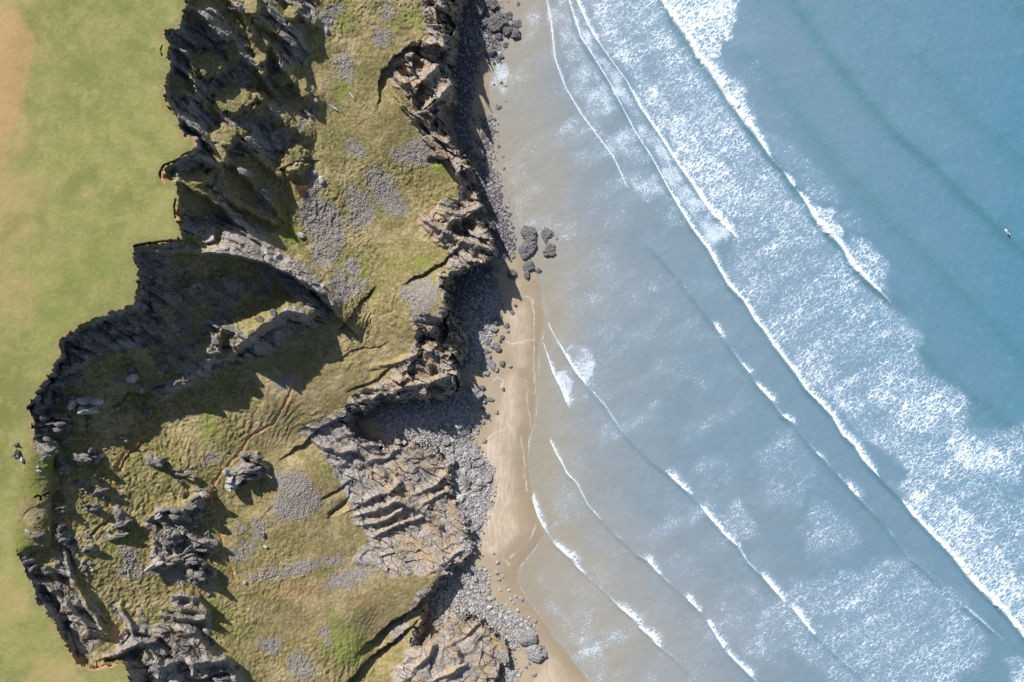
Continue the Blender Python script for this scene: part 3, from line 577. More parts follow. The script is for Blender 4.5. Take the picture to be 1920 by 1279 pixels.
def land_material():
    m, t, bs = material("coast_ground")
    b = NB(t)
    pos = b.n("ShaderNodeNewGeometry").outputs["Position"]
    n0 = b.noise(pos, .045, 3); n1 = b.noise(pos, .22, 4); n2 = b.noise(pos, 1.3, 5, .65); n3 = b.noise(pos, 6.0, 3, .6)
    # slope grass
    g = b.mix(b.ramp(n1, .36, .64), (.165, .145, .048), (.26, .22, .088))
    g = b.mix(b.math('MULTIPLY', b.ramp(n2, .48, .66), .75), g, (.40, .335, .165))
    g = b.mix(b.math('MULTIPLY', b.ramp(n3, .45, .7), .35), g, (.36, .32, .15))
    g = b.mix(b.math('MULTIPLY', b.ramp(n0, .5, .66), .45), g, (.30, .235, .12))
    g = b.mix(b.math('MULTIPLY', b.ramp(n2, .47, .35), .55), g, (.105, .082, .038))
    g = b.mix(b.math('MULTIPLY', b.attr("dry"), b.ramp(n2, .25, .6, .35, .85)), g, (.31, .235, .125))
    g = b.mix(b.math('MULTIPLY', b.ramp(n3, .46, .28), .5), g, (.10, .08, .035))
    g = b.mix(b.math('MULTIPLY', b.ramp(b.noise(pos, .6, 5, .7), .53, .38), .55), g, (.15, .125, .05))
    nb = b.noise(pos, .13, 5, .7)
    g = b.mix(b.math('MULTIPLY', b.ramp(nb, .47, .64), .85), g, b.mix(b.ramp(n2, .35, .65), (.30, .225, .125), (.43, .365, .20)))
    g = b.mix(b.math('MULTIPLY', b.ramp(nb, .47, .34), .55), g, b.mix(b.ramp(n2, .35, .65), (.125, .125, .038), (.25, .235, .075)))
    g = b.mix(b.math('MULTIPLY', b.attr("lush"), b.ramp(n2, .3, .62)), g, (.19, .225, .045))
    # mown-short clifftop turf
    tp = b.mix(b.ramp(n0, .35, .65), (.205, .222, .064), (.275, .262, .088))
    tp = b.mix(b.math('MULTIPLY', b.ramp(n1, .45, .68), .55), tp, (.345, .30, .12))
    tp = b.mix(b.math('MULTIPLY', b.ramp(n1, .46, .3), .5), tp, (.175, .205, .06))
    tp = b.mix(b.math('MULTIPLY', b.ramp(n2, .5, .72), .4), tp, (.37, .335, .18))
    tp = b.mix(b.math('MULTIPLY', b.ramp(n2, .48, .3), .35), tp, (.155, .165, .055))
    tp = b.mix(b.math('MULTIPLY', b.ramp(n3, .52, .72), .6), tp, (.42, .39, .20))
    tp = b.mix(b.math('MULTIPLY', b.ramp(n3, .50, .28), .6), tp, (.115, .145, .035))
    tp = b.mix(b.math('MULTIPLY', b.ramp(b.noise(pos, .5, 5, .7), .54, .70), .5), tp, (.36, .31, .15))
    tp = b.mix(b.math('MULTIPLY', b.ramp(b.noise(pos, .11, 5, .7), .52, .36), .55), tp, (.165, .185, .05))
    tp = b.mix(b.math('MULTIPLY', b.attr("dry"), b.ramp(n1, .2, .6, .45, .95)), tp, (.43, .30, .145))
    tp = b.mix(b.math('MULTIPLY', b.attr("lush"), .45), tp, (.20, .235, .06))
    tp = b.mix(b.math('MULTIPLY', b.attr('rim'), b.ramp(n2, .3, .6, .3, .9)), tp, b.mix(b.ramp(n3, .3, .7), (.15, .14, .045), (.30, .25, .11)))
    g = b.mix(b.attr("top"), g, tp)
    # bare orange soil
    g = b.mix(b.math('MULTIPLY', b.attr("soil"), b.ramp(n2, .25, .6, .55, 1.0)), g, b.mix(b.ramp(n3, .3, .7), (.40, .215, .10), (.52, .32, .165)))
    # shingle bed between the stones
    g = b.mix(b.attr("shingle"), g, b.mix(b.ramp(n3, .35, .65), (.215, .195, .185), (.34, .305, .29)))
    rc, r2, r3 = rock_colour(b, pos, b.attr("warm"))
    pr = b.mix(b.ramp(n2, .35, .62), (.235, .21, .19), (.46, .42, .39))
    pr = b.mix(b.math('MULTIPLY', b.attr('warm'), b.ramp(n1, .45, .62)), pr, (.46, .335, .21))
    rc = b.mix(b.math('MULTIPLY', b.attr('palerock'), b.ramp(r2, .32, .55, .35, .95)), rc, pr)
    rc = b.mix(b.math('MULTIPLY', b.attr("crack"), .55), rc, (.05, .046, .045))
    g = b.mix(b.attr("rock"), g, rc)
    # sand
    rip = b.noise(b.mapping(pos, (0, 0, .06), (1.0, .22, 1)), .8, 5, .6, 1.4)
    sd = b.mix(b.ramp(n1, .3, .7), (.355, .285, .20), (.40, .325, .232))
    sp = b.mix(b.ramp(rip, .38, .62), (.46, .375, .285), (.55, .46, .36))
    sd = b.mix(b.math('MULTIPLY', b.attr("pale"), b.ramp(rip, .3, .6, .55, 1.0)), sd, sp)
    sd = b.mix(b.math('MULTIPLY', b.attr("wet"), .8), sd, (.275, .225, .16))
    sd = b.mix(b.math('MULTIPLY', b.ramp(n1, .56, .7), .25), sd, (.25, .19, .13))
    sd = b.mix(b.math('MULTIPLY', b.attr('swash'), b.ramp(n2, .3, .6, .3, .9)), sd, (.68, .64, .58))
    cb = b.mix(b.ramp(b.noise(pos, 2.0, 3), .35, .65), (.16, .15, .155), (.36, .34, .34))
    sd = b.mix(b.math('MULTIPLY', b.attr("cobble"), .85), sd, cb)
    sd = b.mix(b.math('MULTIPLY', b.attr('darkrock_shade'), .9), sd, b.mix(b.ramp(n2, .35, .65), (.05, .047, .05), (.13, .12, .125)))
    g = b.mix(b.attr("sand"), g, sd)
    b.put(bs.inputs["Base Color"], g)
    rg = b.ramp(b.math('MULTIPLY', b.attr("wet"), b.attr("sand")), 0.0, 1.0, .92, .38)
    b.put(bs.inputs["Roughness"], rg)
    bs.inputs["Specular IOR Level"].default_value = .3
    bp = b.mapping(pos, (.3, .2, math.radians(38)), (.55, 1.5, 1.2))
    blk = b.math('ADD', b.math('MULTIPLY', b.voro(bp, .9, 'F1', 'Color'), 1.6), b.math('MULTIPLY', b.voro(bp, 2.4, 'F1', 'Color'), .9))
    hgt = b.math('ADD', b.math('MULTIPLY', n3, .5), b.noise(pos, 16.0, 2))
    hgt = b.math('ADD', hgt, b.math('MULTIPLY', b.math('MULTIPLY', blk, b.attr("rock")), 1.1))
    st = b.n("ShaderNodeBump"); b.put(st.inputs["Height"], hgt)
    st.inputs["Distance"].default_value = .12
    b.put(st.inputs["Strength"], b.ramp(b.attr("sand"), 0, 1, .75, .12))
    b.put(bs.inputs["Normal"], st.outputs[0])
    return m
M_LAND = land_material()

def mesh_from(name, verts, quads, mat, attrs=None, smooth=False):
    me = bpy.data.meshes.new(name)
    nv, nq = len(verts), len(quads)
    k = quads.shape[1]
    me.vertices.add(nv); me.vertices.foreach_set("co", np.ascontiguousarray(verts, np.float32).ravel())
    me.loops.add(nq * k); me.loops.foreach_set("vertex_index", np.ascontiguousarray(quads, np.int32).ravel())
    me.polygons.add(nq); me.polygons.foreach_set("loop_start", np.arange(0, nq * k, k, dtype=np.int32))
    me.polygons.foreach_set("use_smooth", np.full(nq, smooth, bool))
    for an, av in (attrs or {}).items():
        a = me.attributes.new(an, 'FLOAT', 'POINT')
        a.data.foreach_set("value", np.ascontiguousarray(av, np.float32).ravel())
    me.update(calc_edges=True)
    me.materials.append(mat)
    return me

def link(name, me, label=None, cat=None, group=None, kind=None, parent=None, loc=None):
    o = bpy.data.objects.new(name, me)
    COL.objects.link(o)
    if label: o["label"] = label
    if cat: o["category"] = cat
    if group: o["group"] = group
    if kind: o["kind"] = kind
    if parent is not None: o.parent = parent
    if loc is not None: o.location = loc
    return o

def grid_quads(nr, nc):
    idx = np.arange(nr * nc).reshape(nr, nc)
    # photo rows run downwards: this order gives upward normals
    return np.stack([idx[1:, :-1], idx[1:, 1:], idx[:-1, 1:], idx[:-1, :-1]], -1)

def build_land():
    Q = grid_quads(len(gv), len(gu))
    cell = lambda A: (A[1:, :-1] + A[1:, 1:] + A[:-1, 1:] + A[:-1, :-1]) / 4
    cA, cF, cR = cell(sA), cell(sF), cell(rock_a)
    kind = np.where(cA > 0, 0, np.where(cF > 0, 3, np.where(cR > .5, 1, 2)))
    keep = ~((cell(sW) > 120))
    att = dict(rock=rock_a, crack=crk * rockm, shingle=shing * (1 - sandm), soil=soil, lush=lush, dry=dry, top=topm, warm=warm, sand=sandm, pale=pale, wet=wet, cobble=cob, rim=sstep(16, 2, sA + fbm(U / 9, V / 9, 3, 116) * 9), darkrock_shade=darkrock_shade, palerock=palerock, swash=swash * sandm)
    P = np.stack([X, Y, Z], -1).reshape(-1, 3)
    info = [("clifftop", "flat short-cropped grassy clifftop above the rocky edge", "clifftop"), ("cliff", "craggy grey rock of the cliffs between clifftop and beach", "cliff"),
            ("grassy_slope", "uneven olive grass slope between the upper crags and the sea cliff", "slope"), ("beach", "narrow tan sand beach between the cliff foot and the sea", "beach")]
    for k, (nm, lb, ct) in enumerate(info):
        q = Q[(kind == k) & keep]
        used = np.unique(q)
        remap = np.full(len(P), -1, np.int64); remap[used] = np.arange(len(used))
        me = mesh_from(nm, P[used], remap[q], M_LAND, {a: v.ravel()[used] for a, v in att.items()}, smooth=(k in (0, 3)))
        link(nm, me, lb, ct, kind="structure")
build_land()
HS = Raster(-150, 1140, -150, 1430, 1.5)
_i0 = int(np.searchsorted(gu, -150 - 1e-6)); _j0 = int(np.searchsorted(gv, -150 - 1e-6))
HSURF = H[_j0:_j0 + len(HS.v), _i0:_i0 + len(HS.u)]
HS.u, HS.v = HS.u[:HSURF.shape[1]], HS.v[:HSURF.shape[0]]
def ground(u, v):
    return HS.sample(HSURF, np.asarray(u, float), np.asarray(v, float))
def at(u, v, dz=0.0):
    hh = float(ground(u, v)) + dz
    x, y, z = unproj(u, v, hh)
    return Vector((x, y, z))

# ------------------------------------------------------------------ the sea
print("sea...")
DEEP = [(880,0,0),(900,500,0),(950,900,0),(1000,1279,0),(920,200,0.08),(1010,300,.14),(960,350,.10),(1020,60,.16),(1080,250,.30),(1060,100,.34),(1100,420,.28),(1020,560,.05),(1040,700,.10),(1010,850,.05),(1030,950,.08),(1080,800,.22),(1100,650,.26),(1090,1000,.15),(1040,1100,.05),(1100,1200,.08),(1150,1279,.10),(1160,950,.28),(1200,700,.40),(1200,500,.42),(1200,300,.48),(1180,100,.52),(1200,1100,.22),(1240,1240,.22),(1300,900,.50),(1300,1000,.42),(1320,1150,.32),(1380,1260,.36),(1400,600,.56),(1400,800,.56),(1400,1000,.46),(1300,50,.60),(1380,300,.62),(1450,100,.66),(1500,450,.68),(1500,700,.62),(1500,900,.60),(1500,1100,.55),(1600,250,.74),(1600,600,.74),(1650,1000,.64),(1650,1250,.62),(1700,450,.82),(1750,100,.84),(1750,650,.84),(1800,900,.74),(1850,1150,.72),(1830,350,.90),(1900,500,1.0),(1900,250,.97),(1900,50,.93),(1900,750,.92),(1920,1000,.80),(2100,600,1.05),(2100,100,1.0),(2100,1200,.85),(1500,-150,.7),(1200,-150,.55),(1800,-150,.92),(1600,1450,.62),(1300,1450,.3)]
# crest lines: (u, v, lift in metres)
B1 = [(1020,-60),(1025,0),(1033,40),(1040,110),(1060,165),(1090,215),(1120,255),(1150,295),(1175,350)]
B2 = [(1055,-60),(1066,0),(1077,36),(1088,71),(1113,109),(1140,153),(1165,200),(1189,246),(1222,298),(1249,348),(1272,388),(1297,429),(1327,468),(1346,503),(1365,536),(1395,566),(1414,599),(1436,626),(1452,651),(1471,676),(1490,700),(1509,730),(1537,757),(1559,781),(1578,815),(1602,837),(1616,861),(1649,896),(1690,938),(1709,965),(1734,990),(1758,1015),(1783,1041),(1816,1085),(1852,1121),(1884,1151),(1920,1197),(1990,1290)]
B2b = [(1066,-60),(1080,0),(1099,41),(1115,71),(1134,98),(1176,156),(1200,202),(1236,254),(1271,309),(1299,347),(1319,380),(1338,405),(1365,432),(1380,445)]
B3 = [(1200,-70),(1238,0),(1260,36),(1290,77),(1307,109),(1334,142),(1362,186),(1397,235),(1414,254),(1444,298),(1466,320),(1482,345),(1490,353),(1509,380),(1523,407),(1548,438),(1566,452),(1580,468),(1592,495),(1619,522),(1652,552),(1690,590)]
B4 = [(1200,440),(1270,520),(1341,613),(1352,629),(1387,678),(1403,697),(1419,722),(1444,749),(1466,779),(1482,790),(1531,850),(1542,859),(1589,911),(1602,926),(1650,975),(1700,1040),(1800,1130),(1880,1200)]
B5 = [(1029,610),(1045,640),(1064,673),(1081,700),(1102,725),(1133,760),(1160,801),(1198,842),(1228,870),(1258,894),(1289,923),(1310,944),(1335,976),(1353,994),(1357,1001),(1382,1023),(1400,1052),(1430,1082),(1463,1120),(1489,1144),(1523,1186),(1580,1240),(1640,1290)]
B6 = [(1018,640),(1037,700),(1053,730),(1061,752)]
B7 = [(1031,826),(1042,848),(1064,889),(1081,905),(1102,946),(1127,974),(1163,1009),(1198,1042),(1215,1052),(1234,1074),(1264,1100),(1289,1123),(1308,1142),(1327,1167),(1354,1211),(1365,1225),(1404,1264),(1450,1310)]
B8 = [(996,929),(1009,970),(1023,995),(1042,1022),(1072,1049),(1078,1058),(1094,1074),(1135,1110),(1160,1137),(1193,1164),(1198,1175),(1226,1199),(1228,1205),(1239,1214),(1264,1233),(1294,1266),(1330,1310)]
S1 = [(1440,-80),(1488,0),(1523,47),(1567,109),(1630,186),(1687,252),(1756,307),(1789,345),(1838,388),(1887,438),(1920,465),(2000,520)]
S2 = [(1380,60),(1455,153),(1537,255),(1592,323),(1633,364),(1674,410),(1728,459),(1783,520),(1838,569),(1893,632),(1920,660),(2000,740)]
S3 = [(1690,50),(1742,118),(1810,197),(1865,241),(1915,287),(2000,350)]
S4 = [(1850,-60),(1906,5),(1990,80)]
S5 = [(1690,600),(1723,640),(1780,700),(1827,738),(1865,760),(1893,785),(1960,830)]
S6 = [(1090,560),(1150,620),(1230,700),(1300,770),(1360,840),(1430,920)]
S7 = [(1110,850),(1200,930),(1290,1010),(1370,1080),(1440,1160)]
SWELL = [(B1,.10,3,14),(B2,.55,5,26),(B2b,.28,4,14),(B3,.75,6,34),(B4,.42,6,30),(B5,.36,5,24),(B6,.25,4,14),(B7,.26,5,22),(B8,.22,4,18),(S1,.74,13,46),(S2,.50,16,50),(S3,.40,19,55),(S4,.5,14,46),(S5,.45,15,44),(S6,.12,14,30),(S7,.12,12,30)]
FOAM = [ # polygon, density, feather, fine(0 lace..1 speck)
 ([(1066,-60),(1200,-70),(1240,0),(1300,105),(1397,235),(1482,345),(1509,380),(1566,452),(1600,505),(1652,552),(1700,585),(1728,615),(1735,650),(1725,668),(1755,700),(1800,722),(1822,742),(1815,790),(1850,802),(1890,795),(1925,782),(2000,800),(2000,1290),(1920,1197),(1852,1121),(1758,1015),(1690,938),(1655,905),(1690,880),(1660,855),(1600,820),(1560,770),(1490,700),(1414,599),(1346,503),(1380,450),(1299,347),(1200,202),(1115,71)], .55, 18),
 ([(1080,0),(1115,71),(1236,254),(1299,347),(1365,432),(1420,420),(1400,330),(1330,260),(1260,170),(1180,60),(1150,0),(1140,-60),(1070,-60)], .68, 26),
 ([(1250,40),(1300,110),(1397,235),(1440,300),(1420,330),(1360,270),(1300,200),(1240,120)], .56, 16),
 ([(1330,300),(1440,300),(1540,440),(1560,520),(1480,520),(1400,440)], .52, 20),
 ([(1236,-10),(1300,-60),(1390,-40),(1383,30),(1365,70),(1348,110),(1333,143),(1300,100)], .76, 12),
 ([(1335,145),(1365,135),(1395,150),(1400,185),(1395,232),(1365,190)], .70, 10),
 ([(1398,236),(1440,240),(1490,262),(1540,310),(1575,360),(1582,385),(1530,390),(1482,346)], .44, 16),
 ([(1510,380),(1540,394),(1572,392),(1580,415),(1568,440),(1545,435)], .74, 9),
 ([(1566,455),(1600,440),(1640,455),(1660,480),(1672,520),(1680,560),(1655,552),(1592,495)], .62, 12),
 ([(1575,395),(1610,390),(1625,420),(1640,445),(1600,440),(1575,430)], .40, 10),
 ([(1600,690),(1660,670),(1725,690),(1790,725),(1815,760),(1790,800),(1730,830),(1680,820),(1620,760)], .66, 28),
 ([(1740,800),(1800,790),(1870,830),(1920,860),(1925,930),(1860,900),(1790,880)], .72, 20),
 ([(1690,930),(1760,900),(1830,960),(1900,1040),(1930,1110),(1930,1200),(1852,1121),(1758,1015)], .70, 18),
 ([(1400,560),(1470,600),(1540,660),(1600,700),(1640,770),(1600,800),(1540,745),(1470,660)], .60, 16),
 ([(1500,960),(1560,930),(1615,985),(1612,1050),(1560,1070),(1500,1060)], .50, 30),
 ([(1400,830),(1490,780),(1545,870),(1550,930),(1490,960),(1400,960)], .44, 34),
 ([(1480,1080),(1560,1060),(1660,1040),(1700,1030),(1740,1060),(1800,1110),(1850,1180),(1850,1240),(1800,1300),(1640,1330),(1500,1250),(1440,1140)], .54, 26),
 ([(1660,1220),(1780,1160),(1850,1190),(1830,1260),(1760,1300),(1660,1300)], .52, 26),
 ([(1885,1240),(1930,1225),(1990,1280),(1990,1330),(1900,1300)], .62, 12),
 ([(1400,1160),(1480,1120),(1520,1190),(1460,1260),(1370,1240)], .44, 22),
 ([(1330,960),(1400,930),(1430,990),(1400,1020),(1370,1022)], .50, 12),
]
FINE = [
 ([(1025,-60),(1066,-60),(1088,71),(1165,200),(1249,348),(1300,430),(1240,430),(1175,350),(1090,215),(1040,110)], .52, 12),
 ([(1066,-60),(1080,-60),(1115,71),(1200,202),(1299,347),(1380,445),(1330,470),(1249,348),(1165,200),(1088,71)], .70, 10),
 ([(1100,330),(1240,420),(1330,520),(1400,640),(1500,760),(1480,800),(1380,680),(1250,560),(1100,480),(1060,420)], .30, 30),
 ([(1050,350),(1110,340),(1080,430),(1060,480),(1040,440)], .55, 14),
 ([(1080,430),(1130,460),(1110,530),(1080,500)], .42, 14),
 ([(925,60),(1020,20),(1035,110),(1090,230),(1150,320),(1080,400),(960,430),(930,300),(915,180)], .30, 18),  # specks here also paint in the sun glitter on the thin wash
 ([(920,80),(945,95),(960,130),(945,190),(925,165)], .55, 10),
 ([(930,290),(1000,300),(1040,400),(1030,440),(970,430),(940,350)], .46, 18),
 ([(990,380),(1045,420),(1045,450),(1000,450),(975,430)], .55, 10),
 ([(985,0),(1005,-20),(1020,40),(1010,85),(975,90),(960,70)], .55, 12),
 ([(1018,520),(1050,600),(1090,690),(1100,720),(1060,750),(1030,690),(1018,600)], .42, 14),
 ([(1040,650),(1081,700),(1102,724),(1130,690),(1125,660),(1090,640)], .74, 9),
 ([(1030,690),(1053,730),(1061,752),(1078,745),(1078,715),(1060,690)], .80, 8),
 ([(1020,760),(1080,770),(1105,820),(1100,870),(1064,889),(1035,840)], .46, 16),
 ([(1100,840),(1160,850),(1160,870),(1110,868)], .45, 10),
 ([(1000,870),(1060,900),(1060,930),(1010,930)], .30, 16),
 ([(1010,985),(1080,950),(1085,985),(1040,1010)], .50, 12),
 ([(1000,1080),(1040,1060),(1100,1075),(1150,1120),(1200,1170),(1160,1279),(1120,1290),(1080,1240),(1040,1190)], .44, 24),
 ([(1090,1190),(1130,1190),(1155,1240),(1150,1290),(1105,1290),(1070,1240)], .60, 14),
 ([(1150,560),(1300,680),(1400,790),(1500,900),(1400,980),(1280,880),(1150,780),(1100,660)], .26, 40),
 ([(1300,700),(1420,760),(1390,850),(1300,800)], .34, 30),
 ([(1215,1050),(1260,1040),(1380,1040),(1380,1110),(1300,1120),(1240,1080)], .40, 16),
 ([(1300,1140),(1420,1080),(1480,1160),(1400,1250),(1340,1200)], .46, 24),
 ([(1160,1130),(1240,1080),(1240,1110),(1195,1160)], .40, 10),
 ([(1230,1210),(1330,1180),(1340,1200),(1260,1230)], .42, 10),
]
BREAK = [ # (line, first, last index, width px, label)
 (B1,0,8,[2,2.6,2.6,2.6,2.6,2.6,2.6,2.4,1.5],"thin innermost line of swash foam reaching the wet sand at the upper shore"),
 (B2,0,26,[4,4,4,3.5,3.5,3.5,3,3.5,3.5,4,5,5,7,6,7,6,7,8,8,8,9,9,9,8,9,10,8],"very long white breaker line running diagonally through the middle of the surf"),
 (B2b,0,13,[6,6,6,5,2,3.5,5,5,6,8,11,13,12,5],"white foam line just seaward of the long diagonal breaker, near the top"),
 (B2,25,27,[5,9,2],"lower tail of the long diagonal breaker, pinching out in smooth grey water"),
 (B2,28,37,[4,10,12,11,13,15,15,14,12,11],"lower right breaker with a broad white lacy foam carpet behind it"),
 (B3,0,9,[11,13,16,17,15,17,16,15,10,3],"thickest outer breaker, bright white band at the upper centre of the sea"),
 (B3,10,12,[2,8,2],"short white gap-filling crest between the two thick parts of the outer breaker"),
 (B3,12,16,[2,7,15,20,6],"stubby bulging white crest midway along the outer breaker, with a foam fan behind"),
 (B3,16,20,[5,8,13,11,3],"last bright crest at the lower end of the outer breaker line"),
 (B4,2,3,[6,6],"small isolated whitecap in calm water left of the long breaker"),
 (B4,4,5,[3,6],"second small whitecap below the isolated one on the same faint swell"),
 (B4,6,7,[5,7],"short curling whitecap on the middle swell, third from the top"),
 (B4,8,9,[4,6],"narrow whitecap on the middle swell between two longer caps"),
 (B4,10,11,[4,5],"tiny whitecap on the middle swell beside a foam patch"),
 (B4,12,13,[7,9],"lowest whitecap of the middle swell, alone in smooth grey water"),
 (B5,0,4,[2,3,5,7,3],"white wave curling over beside the narrow sand strip, foam fanning behind it"),
 (B5,9,10,[9,6],"split white crest on a dark wave line in the lower middle of the sea"),
 (B5,11,13,[3,8,5],"short white crest right after the split crest on the same wave"),
 (B5,14,15,[8,5],"rounded white crest with a speckled fan, on the lower middle wave"),
 (B5,17,18,[8,9],"bright wedge-shaped crest in the lower middle of the sea"),
 (B5,19,20,[9,5],"bright crest below the wedge-shaped one, pointing at a lacy foam patch"),
 (B6,0,3,[2,5,8,9],"small foaming wave breaking onto the sand beside the dry strip"),
 (B7,0,5,[3,4,3,2,1.5,1],"thin white line of the wave nearest the pale dry sand"),
 (B7,8,9,[9,5],"whitish crest with a mottled fan above the lower sandy shallows"),
 (B7,11,12,[7,5],"round frothy crest on a brown swell in the lower shallows"),
 (B7,13,14,[5,8],"curved white crest low in the picture on the brown-grey swell"),
 (B7,15,16,[5,8],"lowest white crest of the brown-grey swell at the bottom of the sea"),
 (B8,0,2,[5,6,4],"gently curved white swash edge touching wet tan sand"),
 (B8,3,4,[5,10],"chunky little breaker just off the lower beach"),
 (B8,5,6,[5,5],"small frothy break following the chunky breaker off the lower beach"),
 (B8,8,9,[6,10],"ragged white crest in the brown shallows towards the bottom"),
 (B8,10,11,[6,11],"ragged white crest next along in the brown shallows, wider at its tail"),
 (B8,12,13,[6,4],"tiny frothy crest ending the row in the brown shallows"),
]
su = axis(880, 2040, 2.0, 40000); su = su[su > 840]
sv = axis(-110, 1400, 2.0, 40000)
SU0, SV0 = np.meshgrid(su, sv)
SU, SV = np.clip(SU0, 850, 2090), np.clip(SV0, -140, 1440)
SRs = Raster(840, 2100, -150, 1450, 3.0)
dcr = Raster(840, 2120, -160, 1460, 12.0)
deep = np.clip(dcr.sample(rbf(DEEP, dcr.U, dcr.V), SU, SV), 0, 1.1)
Sx, Sy, _ = unproj(SU, SV, 0.0)
wob = fbm(SU / 30, SV / 30, 3, 201) * 3.0
sz = fbm(Sx / 3.2, Sy / 3.2, 3, 202) * .045 + fbm(Sx / .9, Sy / .9, 2, 203) * .02
fa = np.zeros(SU.shape); fb = np.zeros(SU.shape)
green = np.zeros(SU.shape)
for pts, amp, wf, wb in SWELL:
    R = 3.2 * wb
    sl, D, S, A = line_field(su, sv, SU + wob * .6, SV + wob * .6, pts, R)
    d = np.where(S > 0, -D, D)                # these lines travel down the picture, the shore is on their right
    f = np.where(d < 0, np.exp(-(d / wf) ** 2), np.exp(-np.abs(d / wb) ** 1.4))
    p = np.array(pts)
    endf = sstep(0, 60, np.minimum(np.hypot(SU[sl] - p[0, 0], SV[sl] - p[0, 1]), np.hypot(SU[sl] - p[-1, 0], SV[sl] - p[-1, 1])))
    var = .7 + .6 * (fbm(SU[sl] / 60, SV[sl] / 60, 2, 204) * .5 + .5)
    sz[sl] += amp * f * endf * var
    green[sl] = np.maximum(green[sl], np.exp(-((d + wf * .6) / (wf * 1.3)) ** 2) * endf * min(1, amp * 1.4))
fw = fbm(SU / 45, SV / 45, 5, 211, .6) * 30
for poly, val, fe in FOAM:
    fa = np.maximum(fa, val * sstep(-fe, fe, SRs.sample(SRs.sdf(poly, 45), SU + fw, SV + fw * .7)))
for poly, val, fe in FINE:
    fb = np.maximum(fb, val * sstep(-fe, fe, SRs.sample(SRs.sdf(poly, 60), SU + fw, SV + fw * .7)))
# streaky gaps between foam rafts
ang = math.radians(28)
q1, q2 = SU * math.cos(ang) - SV * math.sin(ang), SU * math.sin(ang) + SV * math.cos(ang)
fa = fa * (.95 + .24 * fbm(q1 / 90, q2 / 26, 3, 212))
fb = np.maximum(fb, .33 * sstep(1700, 1300, SU) * sstep(990, 1060, SU) + .06)
fb = np.maximum(fb, .42 * sstep(60, 30, np.abs((SU - 1300) * .80 - (SV - 760) * .60 - 60)) * 0)
fb = fb * (.98 + .75 * fbm(q1 / 70, q2 / 34, 4, 213))
for pts in (B1, B2, B2b, B4, B5, B7, B8, B3):
    sl, D, S, A = line_field(su, sv, SU + wob * .4, SV + wob * .4, pts, 40)
    d = np.where(S > 0, -D, D)
    t = np.where(d >= 0, np.exp(-d / 3.0) * .72 + np.exp(-d / 18) * .34, np.exp(-(d / 1.2) ** 2) * .66) * (.35 + .9 * np.clip(fbm(SU[sl] / 50, SV[sl] / 50, 3, 216) + .35, 0, 1))
    fb[sl] = np.maximum(fb[sl], t)
capend = {}
for pts, i0, i1, ws, lab in BREAK:
    seg = pts[i0:i1 + 1]
    wmax = max(ws)
    sl, D, S, A = line_field(su, sv, SU + wob * .2, SV + wob * .2, [(a, b, w) for (a, b), w in zip(seg, ws)], wmax * 4 + 10)
    d = np.where(S > 0, -D, D)
    t = np.where(d >= 0, 1.0 * np.exp(-np.clip(d - A * .4, 0, None) / (A * 1.5 + 2.5)) * .92, 1.0 * sstep(-2.0, 0, d))
    if wmax > 5.5: fa[sl] = np.maximum(fa[sl], t * sstep(1.5, 5, A))
    else: fb[sl] = np.maximum(fb[sl], t * .92)
ssW = LR.sample(F_W, np.clip(SU, -190, 1290), SV)
ssW = np.where(SU > 1280, 300, ssW)
edge = np.exp(-((ssW - 2) / 1.6) ** 2) * sstep(480, 540, SV)
fb = np.maximum(fb, edge * (.62 + .5 * fbm(SU / 30, SV / 30, 2, 215)))

